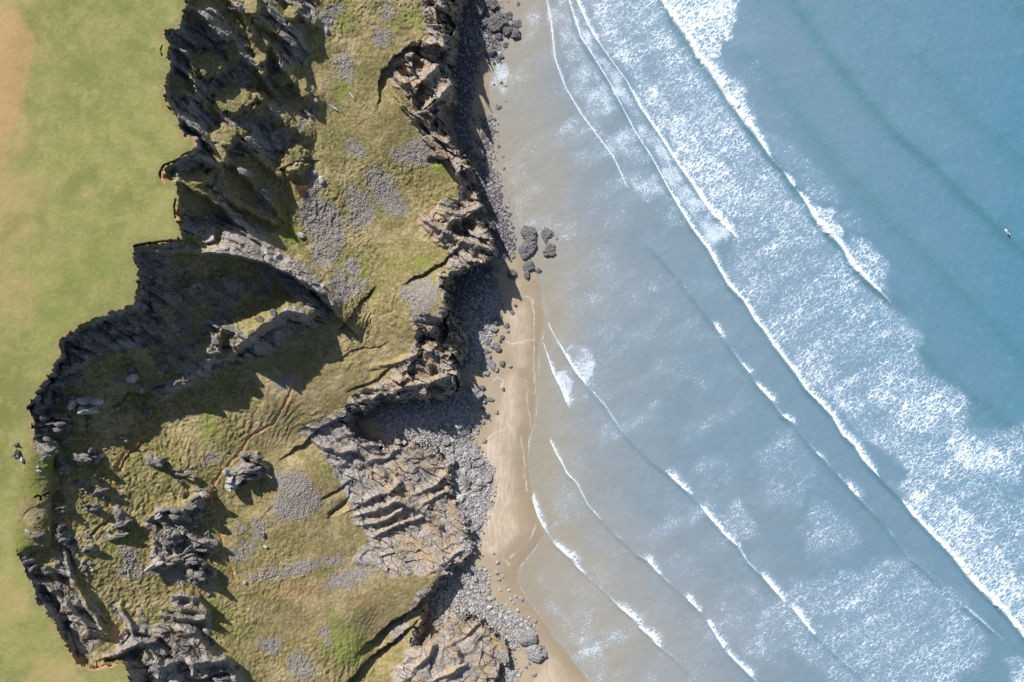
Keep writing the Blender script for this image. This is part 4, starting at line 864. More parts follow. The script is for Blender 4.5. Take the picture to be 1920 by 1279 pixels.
def sea_material():
    m, t, bs = material("sea_water")
    b = NB(t)
    pos = b.n("ShaderNodeNewGeometry").outputs["Position"]
    flat = b.mapping(pos, (0, 0, 0), (1, 1, 0))
    deep = b.attr("deep")
    n1 = b.noise(flat, .06, 4, .6); n2 = b.noise(flat, .5, 4, .6)
    dd = b.math('ADD', deep, b.math('MULTIPLY', b.math('SUBTRACT', n1, .5), .22))
    cr = b.n("ShaderNodeValToRGB")
    e = cr.color_ramp.elements
    stops = [(0, (.305, .262, .20)), (.10, (.29, .275, .235)), (.18, (.27, .272, .26)), (.30, (.222, .258, .285)), (.5, (.17, .24, .30)), (.72, (.128, .228, .308)), (1.0, (.08, .205, .30))]
    e[0].position, e[0].color = stops[0][0], (*stops[0][1], 1)
    e[1].position, e[1].color = stops[-1][0], (*stops[-1][1], 1)
    for p_, c_ in stops[1:-1]:
        el = e.new(p_); el.color = (*c_, 1)
    b.put(cr.inputs[0], dd)
    c = b.mix(b.math('MULTIPLY', b.attr("green"), b.ramp(deep, .05, .7, .15, .34)), cr.outputs[0], (.06, .20, .225))
    c = b.mix(b.math('MULTIPLY', b.ramp(n2, .5, .75), .18), c, (.30, .33, .34))
    # foam lace: cells drawn out square to the crests, torn by turbulence
    ax = b.mapping(flat, (0, 0, math.radians(-38)), (.42, 1, 1))
    nz = b.noise(flat, .6, 4, .65, 0, 1)
    va = b.n("ShaderNodeVectorMath", operation='MULTIPLY_ADD')
    b.put(va.inputs[0], nz); va.inputs[1].default_value = (1.6, 1.6, 0); b.put(va.inputs[2], ax)
    vec = va.outputs[0]
    w1 = b.ramp(b.voro(vec, 1.4, 'DISTANCE_TO_EDGE'), 0, .22, 1, 0, False)
    w2 = b.ramp(b.voro(vec, 3.3, 'DISTANCE_TO_EDGE'), 0, .30, 1, 0, False)
    w3 = b.noise(b.mapping(flat, (0, 0, math.radians(-38)), (.5, 1, 1)), 3.0, 4, .7, .5)
    nn = b.noise(flat, .16, 5, .65)
    nm = b.noise(b.mapping(flat, (0, 0, math.radians(-38)), (.35, 1, 1)), .5, 4, .6)
    fa = b.attr("foam")
    p = b.math('ADD', b.math('MULTIPLY', w1, .40), b.math('MULTIPLY', w2, .30))
    p = b.math('ADD', p, b.math('MULTIPLY', b.math('SUBTRACT', w3, .5), .70))
    p = b.math('ADD', p, b.math('MULTIPLY', b.math('SUBTRACT', nn, .5), .34))
    p = b.math('ADD', p, b.math('MULTIPLY', b.math('SUBTRACT', nm, .5), .55))
    th = b.math('SUBTRACT', .97, b.math('MULTIPLY', fa, 1.08))
    f1 = b.ramp(b.math('SUBTRACT', p, th), -.10, .36)
    f1 = b.math('MULTIPLY', f1, b.ramp(fa, .02, .35, 0, 1))
    veil = b.math('MULTIPLY', b.ramp(fa, .15, .8), .22)
    # fine speckle of bubbles, plus sun glints painted in on the upper shallows
    s1 = b.noise(b.mapping(flat, (0, 0, math.radians(-38)), (.6, 1, 1)), 3.0, 4, .75, .8)
    s2 = b.noise(flat, .22, 5, .65)
    fbn = b.attr("fine")
    th2 = b.math('SUBTRACT', .80, b.math('MULTIPLY', fbn, .48))
    f2 = b.ramp(b.math('SUBTRACT', b.math('ADD', s1, b.math('MULTIPLY', b.math('SUBTRACT', s2, .5), .45)), th2), -.04, .13)
    f2 = b.math('MULTIPLY', f2, b.ramp(fbn, .02, .4, 0, 1))
    f2 = b.math('MAXIMUM', b.math('MULTIPLY', f2, .75), b.math('MULTIPLY', b.ramp(fbn, .2, .9), .20))
    f = b.math('MAXIMUM', b.math('MAXIMUM', f1, veil), f2, clamp=True)
    c = b.mix(f, c, b.mix(b.ramp(f, .3, .95), (.43, .55, .72), (.70, .78, .87)))
    b.put(bs.inputs["Base Color"], c)
    b.put(bs.inputs["Roughness"], b.ramp(f, 0, .6, .22, .85))
    bs.inputs["IOR"].default_value = 1.33
    bs.inputs["Specular IOR Level"].default_value = .5
    r1 = b.noise(b.mapping(flat, (0, 0, math.radians(-38)), (.6, 1, 1)), 1.1, 4, .6)
    hg = b.math('ADD', b.math('MULTIPLY', r1, .6), b.math('MULTIPLY', f, .35))
    b.put(bs.inputs["Normal"], b.bump(hg, .35, .35))
    return m
M_SEA = sea_material()

def build_sea():
    P = np.stack(unproj(SU0, SV0, 0.0)[:2] + (sz * sstep(-1, 14, ssW) + .02,), -1)
    Q = grid_quads(len(sv), len(su))
    cell = lambda A: (A[1:, :-1] + A[1:, 1:] + A[:-1, 1:] + A[:-1, :-1]) / 4
    q = Q[cell(ssW) > -3]
    P = P.reshape(-1, 3)
    used = np.unique(q); remap = np.full(len(P), -1, np.int64); remap[used] = np.arange(len(used))
    att = dict(deep=deep, foam=np.clip(fa, 0, 1.1), fine=np.clip(fb, 0, 1), green=green)
    me = mesh_from("sea", P[used], remap[q], M_SEA, {a: v.ravel()[used] for a, v in att.items()}, smooth=True)
    link("sea", me, "shallow blue-grey sea with lines of surf rolling in diagonally", "sea", kind="structure")
build_sea()
SEAR = Raster(880, 2040, -110, 1400, 2.0)
_a, _b = int(np.searchsorted(su, 880 - 1e-6)), int(np.searchsorted(sv, -110 - 1e-6))
SEAZ = sz[_b:_b + len(SEAR.v), _a:_a + len(SEAR.u)]

def foam_material():
    m, t, bs = material("white_foam")
    b = NB(t)
    pos = b.n("ShaderNodeNewGeometry").outputs["Position"]
    n = b.noise(pos, 1.6, 5, .7)
    b.put(bs.inputs["Base Color"], b.mix(b.ramp(n, .3, .62), (.68, .76, .82), (.88, .89, .90)))
    bs.inputs["Roughness"].default_value = .9
    b.put(bs.inputs["Normal"], b.bump(n, .8, .35))
    return m
M_FOAM = foam_material()

def breaker(pts, ws, label):
    """a rolling bore of foam: lumpy hump following the crest, steep on the shore side"""
    P = np.array(pts, float); ws = np.array(ws, float)
    seg = np.hypot(*np.diff(P, axis=0).T); cum = np.concatenate([[0], np.cumsum(seg)])
    n = max(6, int(cum[-1] / 2.2))
    s = np.linspace(0, cum[-1], n)
    u, v = np.interp(s, cum, P[:, 0]), np.interp(s, cum, P[:, 1])
    for arr in (u, v):                                   # round the corners
        for _ in range(3): arr[1:-1] = (arr[:-2] + 2 * arr[1:-1] + arr[2:]) / 4
    w = np.interp(s, cum, ws)
    ends = np.minimum(sstep(0, 8, s), sstep(0, 8, cum[-1] - s))
    w = w * ends * (.62 + .45 * fbm(s / 9.0, s * 0 + P[0, 0], 3, 301)) * (.62 + .38 * sstep(6, 14, w)) + .12
    du, dv = np.gradient(u), np.gradient(v); L = np.hypot(du, dv) + 1e-9
    nu, nv_ = dv / L, -du / L                             # towards the open sea
    m = 11
    k = np.linspace(-.22, 1.0, m)
    jit = fbm(s[:, None] / 3.2 + 0 * k, k[None] * 3 + s[:, None] / 40, 3, 302) * .16
    front = fbm(s / 9, s * 0 + 3.3, 3, 303) * .30
    kk = k[None] + front[:, None] + jit * (k[None] > .2)
    uu, vv = u[:, None] + nu[:, None] * kk * w[:, None], v[:, None] + nv_[:, None] * kk * w[:, None]
    prof = np.clip(1 - np.abs((k - .12) / np.where(k < .12, .34, .9)) ** 1.6, 0, 1)
    lum = .9 + .4 * fbm(uu / 3.2, vv / 3.2, 2, 304)
    zb = SEAR.sample(SEAZ, uu, vv)
    z = zb + .03 + prof[None] * lum * (w[:, None] * .15) * .34
    z[:, 0] = zb[:, 0] - .12; z[:, -1] = zb[:, -1] - .12
    z[0] = zb[0] - .12; z[-1] = zb[-1] - .12
    x, y, _ = unproj(uu, vv, 0.0)
    c = np.array([x.mean(), y.mean(), 0.0])
    V3 = np.stack([x, y, z], -1).reshape(-1, 3) - c
    idx = np.arange(n * m).reshape(n, m)
    q = np.stack([idx[:-1, :-1], idx[1:, :-1], idx[1:, 1:], idx[:-1, 1:]], -1).reshape(-1, 4)
    me = mesh_from("breaking_wave", V3, q, M_FOAM, smooth=True)
    link("breaking_wave", me, label, "wave", group="white breaking wave crests", loc=Vector(c))
for pts, i0, i1, ws, lab in BREAK: breaker(pts[i0:i1 + 1], ws, lab)

# ------------------------------------------------------------------ stones
print("stones...")
def ico(sub):
    bm = bmesh.new(); bmesh.ops.create_icosphere(bm, subdivisions=sub, radius=1.0)
    v = np.array([x.co[:] for x in bm.verts]); f = np.array([[q.index for q in p.verts] for p in bm.faces])
    bm.free(); return v, f
ICO1, ICO3, ICO4 = ico(1), ico(3), ico(4)

def chiselled(seed, sub, planes=16, rough=.05, lo=.55):
    """an angular block: a ball cut back by random planes, then roughened"""
    rs = np.random.RandomState(seed)
    v, f = sub
    n = rs.normal(size=(planes, 3)); n /= np.linalg.norm(n, axis=1)[:, None]
    d = rs.uniform(lo, .95, planes)
    n = np.vstack([n, [[0, 0, 1], [0, 0, -1]]]); d = np.append(d, [rs.uniform(.55, .8), .7])
    dots = np.maximum(v @ n.T, 1e-3)
    r = np.minimum((d[None] / dots).min(1), 1.1)
    r = r * (1 + rough * fbm(v[:, 0] * 3.1 + v[:, 2] * 2, v[:, 1] * 3.1 - v[:, 2] * 1.4, 3, seed)) + rough * .6 * fbm(v[:, 0] * 9 + v[:, 2] * 5, v[:, 1] * 9 + v[:, 2] * 4, 2, seed + 3)
    return v * r[:, None], f

def rock_material(name, a, c, d, moss=0.0, scale=1.0):
    m, t, bs = material(name)
    b = NB(t)
    pos = b.n("ShaderNodeNewGeometry").outputs["Position"]
    nrm = b.n("ShaderNodeNewGeometry").outputs["Normal"]
    rnd = b.n("ShaderNodeObjectInfo").outputs["Random"]
    n1 = b.noise(pos, .9 * scale, 4, .6); n2 = b.noise(pos, 3.4 * scale, 4, .65)
    col = b.mix(b.ramp(n1, .35, .65), a, c)
    col = b.mix(b.math('MULTIPLY', b.ramp(n2, .52, .68), .8), col, d)
    col = b.mix(b.math('MULTIPLY', b.ramp(n2, .45, .3), .55), col, tuple(x * .4 for x in a))
    col = b.mix(b.math('MULTIPLY', rnd, .3), col, tuple(x * .62 for x in c))
    if moss:
        sx = b.n("ShaderNodeSeparateXYZ"); b.put(sx.inputs[0], nrm)
        mk_ = b.math('MULTIPLY', b.ramp(sx.outputs[2], .55, .85), b.ramp(n1, .62 - moss * .35, .75 - moss * .35))
        col = b.mix(mk_, col, b.mix(b.ramp(n2, .35, .65), (.12, .105, .035), (.25, .21, .085)))
    b.put(bs.inputs["Base Color"], col)
    bs.inputs["Roughness"].default_value = .85
    bp = b.mapping(pos, (.3, .2, math.radians(38)), (.6, 1.5, 1.2))
    blk = b.math('ADD', b.math('MULTIPLY', b.voro(bp, 1.3 * scale, 'F1', 'Color'), 1.5), b.math('MULTIPLY', b.voro(bp, 3.2 * scale, 'F1', 'Color'), .9))
    b.put(bs.inputs["Normal"], b.bump(b.math('ADD', b.math('ADD', n2, b.noise(pos, 11.0 * scale, 2)), blk), .85, .2))
    return m
M_GREY = rock_material("grey_crag", (.17, .155, .148), (.27, .25, .235), (.46, .44, .42), .35)
M_MOSSY = rock_material("mossy_crag", (.15, .14, .135), (.24, .22, .21), (.42, .40, .38), .75)
M_PALE = rock_material("pale_limestone", (.42, .41, .40), (.58, .57, .56), (.72, .71, .70))
M_REEF = rock_material("dark_wet_rock", (.12, .112, .115), (.23, .215, .22), (.55, .53, .54), scale=1.6)
M_BEACH = rock_material("beach_stone", (.25, .235, .235), (.40, .385, .385), (.56, .545, .545))
M_BROWN = rock_material("earthy_crag", (.19, .155, .12), (.29, .235, .175), (.42, .37, .31), .6)

def stone_mesh(kind, sub=ICO3, n=8, seed=1, **kw):
    out = []
    for i in range(n):
        v, f = chiselled(seed * 50 + i, sub, **kw)
        out.append(mesh_from(kind, v, f, M_GREY))
    return out
BLOCKS = stone_mesh("crag", ICO4, 10, 3, planes=11, rough=.20, lo=.45)
def crag_cluster(seed):
    rs = np.random.RandomState(seed); Vs, Fs, o = [], [], 0
    for i in range(rs.randint(4, 8)):
        v, f = chiselled(seed * 31 + i, ICO3, planes=11, rough=.12, lo=.45)
        sc = np.array([rs.uniform(.35, .7), rs.uniform(.3, .55), rs.uniform(.45, 1.0)])
        v = v * sc
        a = rs.normal(0, .5); c_, s_ = math.cos(a), math.sin(a)
        t_ = rs.normal(0, .35)
        v = np.stack([v[:, 0] * c_ - v[:, 1] * s_ + v[:, 2] * t_, v[:, 0] * s_ + v[:, 1] * c_, v[:, 2]], -1)
        v += [rs.uniform(-.6, .6), rs.uniform(-.55, .55), rs.uniform(-.3, .1)]
        Vs.append(v); Fs.append(f + o); o += len(v)
    return mesh_from("crag", np.concatenate(Vs), np.concatenate(Fs), M_GREY)
CLUSTERS = [crag_cluster(900 + i) for i in range(10)]
SLABS = stone_mesh("slab", ICO4, 5, 7, planes=8, rough=.16, lo=.40)
BOULD = stone_mesh("boulder", ICO3, 8, 5, planes=18, rough=.07, lo=.66)
LUMPY = stone_mesh("reef_rock", ICO4, 6, 9, planes=24, rough=.22, lo=.7)
rng = random.Random(5)

def put(lib, name, u, v, a, b_, ang=None, hgt=None, mat=M_GREY, label=None, cat="rock", group=None, sink=.35, tilt=.2):
    me = rng.choice(lib)
    hh = float(ground(u, v)); sc = (CAMH - hh) / FPX
    a_, bb = a * sc, b_ * sc
    hz = hgt if hgt else .75 * min(a_, bb) + .1
    o = link(name, me, label, cat, group)
    o.material_slots[0].link = 'OBJECT'; o.material_slots[0].material = mat
    if ang is None: ang = rng.uniform(0, 180)
    if abs(a - b_) < .25 * a: ang += rng.uniform(-180, 180)
    o.rotation_euler = (rng.uniform(-tilt, tilt), rng.uniform(-tilt, tilt), -math.radians(ang))
    o.scale = (a_ * 1.22, bb * 1.22, hz)
    p = at(u, v); o.location = (p.x, p.y, p.z + hz * (.7 - sink) * .6)
    return o
CR_G = "rocky crags scattered over the lower-left slope"
CR_L = "weathered grey crag jutting from the stony grass of the lower-left slope"
# u, v, half sizes, angle (clockwise from right), height, material, own label
MATS = dict(g=M_GREY, m=M_MOSSY, d=M_GREY, p=M_PALE, w=M_PALE, s=M_GREY, b=M_BROWN)
for (u, v, a, b_, ang, hz, mt, lb) in CRAGS:
    put(SLABS if mt == 's' and max(a, b_) < 9 else BOULD if mt == 'w' else CLUSTERS if max(a, b_) > 5 else BLOCKS, "rock_outcrop" if max(a, b_) > 5 else "boulder", u, v, a * (.85 if mt == 'w' else 1.05), b_ * (.85 if mt == 'w' else 1.05), ang, hz * (1 if mt == 'w' else 1.35), MATS[mt], lb or CR_L, "rock outcrop" if max(a, b_) > 5 else "boulder", CR_G)
for i in range(110):                                       # small angular stones between the crags
    c_ = rng.choice([c for c in CRAGS if c[0] < 420])
    u, v = c_[0] + rng.gauss(0, 22), c_[1] + rng.gauss(0, 18)
    if float(LR.sample(F_A, np.array(u), np.array(v))) > -14: continue
    r = rng.uniform(1.4, 4.2)
    put(BLOCKS, "stone", u, v, r * rng.uniform(1, 1.8), r, rng.uniform(20, 60), None, rng.choice([M_GREY, M_BROWN, M_GREY, M_PALE]), "small angular stone strewn in the grass between the crags of the lower-left slope", "stone", "small stones between the crags")
# pale fallen blocks on the grassy shelf
for (u, v, a, b_, ang, hz, lb) in [(589,325,7,4.5,25,.9,"flat white boulder at the top of the shingle, above its twin, by the brown bush"),(603,338,6.5,5,30,1.1,"white boulder with a grey top, lower of two at the head of the shingle"),(565,441,7,4,25,.9,"single white block on olive grass left of the long shingle patch"),(661,181,1.6,8,-35,.4,"thin white stone lying on the grass of the upper shelf"),(613,58,2.6,6,-5,.7,"upright pale stone at the lower end of the upper shingle patch"),(606,537,5,4,0,1.1,"grey block at the right end of the long lit ridge, beside shingle"),(556,308,3,3,0,.7,"small pale block in the green shade under the upper crags"),(627,203,9,2,35,.5,"low pale rib running off the upper crags onto the shelf")]:
    put(BOULD, "boulder", u, v, a, b_, ang, hz, M_PALE, lb, "boulder", "white blocks on the grassy shelf")
# fallen blocks in the shaded bowl
fallen = [(395,520,10,4,40),(412,535,14,4,40),(380,550,8,5,0),(400,565,8,5,20),(372,540,6,5,0),(430,555,6,4,-20),(445,560,6,5,0),(465,540,9,6,-30),(480,548,10,5,-40),(452,590,7,7,0),(345,600,14,12,30),(345,620,12,7,10),(335,650,9,8,0),(358,648,7,6,0),(370,638,7,7,0),(310,655,8,8,0),(300,668,10,9,0),(305,690,9,12,0),(270,650,5,6,20),(282,640,7,4,0),(232,660,6,4,0),(325,668,9,5,0),(345,665,6,5,0),(380,670,6,5,0),(395,655,5,9,0),(410,665,5,8,0),(425,650,9,8,0),(437,616,16,9,20),(405,640,6,9,0),(430,600,10,12,0),(385,620,9,6,0),(470,625,9,6,-30),(365,690,10,6,0),(340,710,12,10,0),(360,737,6,5,0),(400,690,7,4,-30)]
fallen += [(rng.uniform(330, 520), rng.uniform(515, 660), r_ * 1.4, r_, rng.uniform(0, 90)) for r_ in (2.5, 3, 3, 3.5, 4, 4, 4.5, 5, 5, 6, 6, 7, 3, 2.5, 4, 5, 3.5, 3, 2.8, 6.5)]
for (u, v, a, b_, ang) in fallen:
    put(BLOCKS, "fallen_rock", u, v, a, b_, ang, None, rng.choice([M_GREY, M_GREY, M_MOSSY]), "fallen grey block lying in the shaded bowl under the long lit ridge", "rock", "fallen blocks in the shaded bowl")
# reef and beach
REEF = [(991,439,14,15,0,1.3,"squarish dark reef rock in the wash, left of a lower twin lapped by foam"),(1025,442,13,13,0,1.1,"dark reef rock with foam washing over its left side"),(1044,447,3.5,9,0,.8,"thin outermost splinter of the reef, reaching furthest into the water"),(988,468,15,12,20,1.2,"wide low reef rock below the squarish one, on the shore side"),(1029,472,12,10,35,1.2,"rounded reef rock below the foam-washed one"),(993,499,8,9,-45,.9,"pointed reef rock between the reef and the tip of the wave"),(988,516,5,7,0,.7,"small reef rock at the top of the sand spit"),(960,513,8,7,-30,.9,"lone dark angular rock between cliff shadow and reef"),(1010,507,4,4,0,.5,"tiny dark rock where the wave line meets the sand"),
 (934,42,15,16,20,1.8,"largest dark rock of the upper reef, nearly square with a black shadow"),(950,57,11,9,-25,1.2,"middle dark rock of the upper reef, right below the largest"),(968,66,10,8,-20,1.3,"smooth-topped rock at the lower right end of the upper reef"),(970,48,8,8,0,.9,"knobbly rock just above the smooth-topped one in the upper reef"),(923,97,6,10,10,1.1,"brownish upright rock at the edge of the cliff shadow, upper beach"),(948,85,5,5,0,.7,"small round rock right of the brownish upright one"),(940,108,5,6,0,.6,None),(972,10,5,4,0,.7,"small dark rock near the top edge in frothy wash"),(898,20,9,11,0,1.6,"tall dark rock against the cliff shadow at the top edge"),(925,9,9,8,0,1.2,None),(910,45,8,7,0,1.0,None),(955,30,7,6,0,.8,None),(935,70,7,5,0,.8,None)]
for (u, v, a, b_, ang, hz, lb) in REEF:
    put(LUMPY, "reef_rock", u, v, a * 1.08, b_ * 1.08, ang, hz * 1.1, M_REEF, lb or "dark knobbly rock among the gravel of the upper reef", "reef rock", "dark reef rocks on the shore", sink=.45, tilt=.1)
put(LUMPY, "boulder", 899, 291, 8, 8, 0, 2.2, M_BEACH, "round light boulder catching the sun inside the cliff's shadow", "boulder", "boulders along the cliff foot")
put(LUMPY, "boulder", 893, 739, 12, 15, 0, 1.8, M_BEACH, "large lumpy pale boulder at the tip of the spur's shadow", "boulder", "boulders along the cliff foot")
put(SLABS, "boulder", 984, 1192, 19, 14, 35, 1.6, M_BEACH, "big flat grey slab at the end of the lower boulder spit", "boulder", "boulders along the cliff foot", tilt=.08)
put(LUMPY, "boulder", 1002, 1223, 18, 14, 35, 1.4, M_BEACH, "big rounded cracked boulder below the flat slab, lowest of the spit", "boulder", "boulders along the cliff foot", tilt=.08)
put(BOULD, "boulder", 863, 800, 9, 6, -20, 1.4, M_PALE, "white boulder at the mouth of the shaded cove", "boulder", "boulders along the cliff foot")
MID = [(941,566,5,5),(966,572,3,3),(944,576,4,3),(960,585,4,4),(936,594,7,5),(930,604,7,5),(927,617,7,6),(949,610,5,5),(941,632,4,4),(927,648,9,7),(935,655,6,5),(922,684,12,7),(941,681,5,5),(957,687,3.5,3.5),(930,692,6,4),(915,670,6,6),(912,700,6,4),(903,728,5,6),(908,752,5,5),(920,749,6,4),(910,777,7,8),(944,730,3,3),(931,772,3.5,3.5),(908,827,3,5),(923,748,4,3),(896,790,4,4),(904,791,4,4),(886,798,3,3),(875,806,5,5),(866,815,6,4),(878,818,5,4),(880,806,4,4),(896,806,3,3),(918,640,6,5),(905,765,4,4),(952,620,3,4),(938,640,3,3),(912,660,5,5),(905,690,5,4)]
for (u, v, a, b_) in MID:
    put(BOULD if rng.random() < .6 else LUMPY, "boulder", u, v, a * .95, b_ * .95, None, None, rng.choice([M_BEACH, M_BEACH, M_REEF]), "grey boulder on wet sand beside the shadow of the middle cliff", "boulder", "boulders strewn below the middle cliff")
LOWB = [(891,1087,6,6),(881,1070,7,5),(932,1074,3,3),(936,1086,3.2,2.6),(943,1080,1.6,4),(908,1086,3.2,3.2),(915,1093,3,3),(915,1100,3.5,3),(916,1106,3,3),(915,1113,4,3.5),(918,1122,4,3.5),(925,1122,3.6,2.8),(957,1123,2.4,2.4),(977,1122,4,3.4),(971,1144,3,3),(967,1118,2.2,2.2),(994,1170,3.2,3),(1004,1164,3,3),(1001,1264,4,4),(977,1258,3,2.4),(901,1146,5,3),(886,1144,6,5),(876,1151,3.4,2.6),(917,1139,6,4),(954,1107,3,1.8),(937,1107,1.6,2.6),(933,1054,4,3.6),(931,1073,3,3),(925,1038,2.2,2.2),(904,1041,2.4,2),(910,1069,2,3.6),(963,1130,2,2),(884,1100,4,3),(878,1112,3.4,3),(889,1120,3,3),(899,1108,3,3),(894,1130,4,3),(905,1132,3.4,3),(925,1148,4,4),(938,1155,5,3.6),(950,1160,4,4),(965,1165,4.6,3.4),(978,1172,4,4),(990,1178,3.6,3),(985,1250,3,3),(992,1244,2.4,2.2)]
for (u, v, a, b_) in LOWB:
    put(BOULD, "boulder", u, v, a, b_, None, None, rng.choice([M_BEACH, M_PALE]), "pale boulder strewn over tan sand at the lower beach", "boulder", "pale boulders on the lower beach")
n_ = 0
while n_ < 62:                                             # larger stones standing out of the cobble bank of the cove
    u, v = rng.uniform(820, 920), rng.uniform(800, 1010)
    if float(LR.sample(F_C, np.array(u), np.array(v))) < 2: continue
    n_ += 1
    r = rng.choice([2.2, 2.8, 3.4, 4.2, 5.2, 6.5])
    put(rng.choice([BOULD, BLOCKS]), "boulder", u, v, r * rng.uniform(1, 1.5), r, None, None, rng.choice([M_BEACH, M_BEACH, M_GREY, M_PALE]), "larger grey stone bedded in the cobble bank of the cove", "boulder", "boulders in the cobble bank of the cove", sink=.2)
for i in range(46):                                        # scattered stones awash on the upper shore
    v = rng.uniform(150, 430); u = rng.gauss(935 + (v > 330) * 22, 18)
    if float(LR.sample(F_F, np.array(u), np.array(v))) < 6 or u > 1000: continue
    r = rng.uniform(1.6, 3.6)
    put(BOULD, "boulder", u, v, r * rng.uniform(1, 1.4), r, None, None, M_REEF, "small dark stone awash in the glittering shallows of the upper beach", "boulder", "small stones awash on the upper beach", sink=.3)

def stone_heap(name, field, lo, hi, count, rmin, rmax, mat, label, cat, seed, box):
    """loose stones as one mass, thinning out at the rim"""
    rs = np.random.RandomState(seed)
    u, v = rs.uniform(box[0], box[1], count * 40), rs.uniform(box[2], box[3], count * 40)
    d = LR.sample(field, u, v) + rs.normal(0, 7.0, u.shape) + fbm(u / 9, v / 9, 2, seed) * 4
    ok = (d > 0) & (LR.sample(field, u, v) > -12) & (LR.sample(F_A, u, v) < -4)
    u, v = u[ok][:count], v[ok][:count]
    hh = ground(u, v)
    x, y, z = unproj(u, v, hh)
    r = rmin + (rmax - rmin) * rs.power(1, len(u)) ** 3
    bv, bf = ICO1[0], ICO1[1]
    n, k = len(u), len(bv)
    jit = 1 + rs.uniform(-.28, .28, (n, k))
    a = rs.uniform(0, 6.283, n); ca_, sa_ = np.cos(a), np.sin(a)
    lx = bv[None, :, 0] * jit * (r * rs.uniform(1.0, 1.6, n))[:, None]; ly = bv[None, :, 1] * jit * r[:, None]; lz = bv[None, :, 2] * jit * (r * rs.uniform(.5, .85, n))[:, None]
    P = np.stack([x[:, None] + lx * ca_[:, None] - ly * sa_[:, None], y[:, None] + lx * sa_[:, None] + ly * ca_[:, None], z[:, None] + lz + (r * .25)[:, None]], -1).reshape(-1, 3)
    Fq = (bf[None] + (np.arange(n) * k)[:, None, None]).reshape(-1, 3)
    link(name, mesh_from(name, P, Fq, mat), label, cat, kind="stuff")
def pebble_material(name, a, c, d):
    m, t, bs = material(name)
    b = NB(t)
    g = b.n("ShaderNodeNewGeometry")
    cr = b.mix(b.ramp(g.outputs["Random Per Island"], .05, .6, smooth=False), a, c)
    cr = b.mix(b.ramp(g.outputs["Random Per Island"], .6, 1.0, smooth=False), cr, d)
    b.put(bs.inputs["Base Color"], b.mix(b.math('MULTIPLY', b.ramp(b.noise(g.outputs["Position"], 6, 3), .4, .7), .35), cr, tuple(x * .6 for x in a)))
    bs.inputs["Roughness"].default_value = .85
    return m
M_PEB = pebble_material("shingle_stones", (.205, .178, .168), (.305, .27, .255), (.41, .37, .35))
M_COB = pebble_material("cobble_stones", (.17, .16, .158), (.345, .33, .325), (.53, .51, .50))
stone_heap("shingle", F_S, 0, 0, 20000, .04, .20, M_PEB, "patches of small purplish-grey loose stones lying on the grass slope", "shingle", 1, (220, 830, -40, 1290))
stone_heap("cobbles", F_C, 0, 0, 26000, .07, .34, M_COB, "band of pale grey cobbles heaped along the foot of the cliff", "cobbles", 2, (680, 1010, -40, 1340))

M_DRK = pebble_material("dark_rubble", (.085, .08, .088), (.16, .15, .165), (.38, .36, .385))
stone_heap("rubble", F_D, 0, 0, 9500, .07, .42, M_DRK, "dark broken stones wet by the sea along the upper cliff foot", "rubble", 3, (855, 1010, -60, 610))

# ------------------------------------------------------------------ bare bushes
def twig_material():
    m, t, bs = material("bare_twigs")
    b = NB(t)
    g = b.n("ShaderNodeNewGeometry")
    b.put(bs.inputs["Base Color"], b.mix(g.outputs["Random Per Island"], (.13, .075, .045), (.30, .20, .13)))
    bs.inputs["Roughness"].default_value = .9
    return m
M_TWIG = twig_material()
def tube(path, r0, r1, k=4):
    P = np.array(path); n = len(P)
    T = np.gradient(P, axis=0); T /= np.linalg.norm(T, axis=1)[:, None] + 1e-9
    A_ = np.cross(T, [0.3, 0.2, 1.0]); A_ /= np.linalg.norm(A_, axis=1)[:, None] + 1e-9
    B_ = np.cross(T, A_)
    rr = np.linspace(r0, r1, n)[:, None]
    th = np.arange(k) * 2 * np.pi / k
    V = np.concatenate([P[:, None] + (A_[:, None] * np.cos(th)[None, :, None] + B_[:, None] * np.sin(th)[None, :, None]) * rr[:, None]], 1).reshape(-1, 3)
    idx = np.arange(n * k).reshape(n, k)
    q = np.stack([idx[:-1], np.roll(idx[:-1], -1, 1), np.roll(idx[1:], -1, 1), idx[1:]], -1).reshape(-1, 4)
    return V, q
def bush(u, v, rad, hgt, n, seed, label):
    rs = np.random.RandomState(seed)
    root = bpy.data.objects.new("bush", None); COL.objects.link(root)
    root.location = at(u, v); root["label"] = label; root["category"] = "bush"; root["group"] = "bare bushes on the shelf"
    def collect(lines):
        Vs, Qs, o = [], [], 0
        for path, r0, r1 in lines:
            V, q = tube(path, r0, r1); Vs.append(V); Qs.append(q + o); o += len(V)
        return np.concatenate(Vs), np.concatenate(Qs)
    stems, twigs = [], []
    for i in range(max(5, n // 40)):
        a = rs.uniform(0, 6.283); el = rs.uniform(.3, 1.3)
        d = np.array([math.cos(a) * math.cos(el), math.sin(a) * math.cos(el), math.sin(el)])
        p = [d * np.array([rad, rad, hgt]) * t * .6 + rs.normal(0, .04, 3) * t for t in np.linspace(0, 1, 5)]
        stems.append((p, .05, .02))
    for i in range(n):
        s_ = stems[rs.randint(len(stems))][0]
        b0 = s_[rs.randint(1, 5)]
        a = rs.uniform(0, 6.283); el = rs.uniform(-.1, 1.4); L = rs.uniform(.25, .62)
        d = np.array([math.cos(a) * math.cos(el) * rad, math.sin(a) * math.cos(el) * rad, math.sin(el) * hgt]) * L
        mid = b0 + d * .5 + rs.normal(0, .08, 3) * rad * .5
        twigs.append(([b0, mid, b0 + d + rs.normal(0, .05, 3)], .024, .010))
    link("stem", mesh_from("stem", *collect(stems), M_TWIG), parent=root)
    link("twig_crown", mesh_from("twig_crown", *collect(twigs), M_TWIG), parent=root)
bush(566, 356, 2.3, 1.7, 1100, 1, "brown leafless bush next to the top of the long shingle patch")
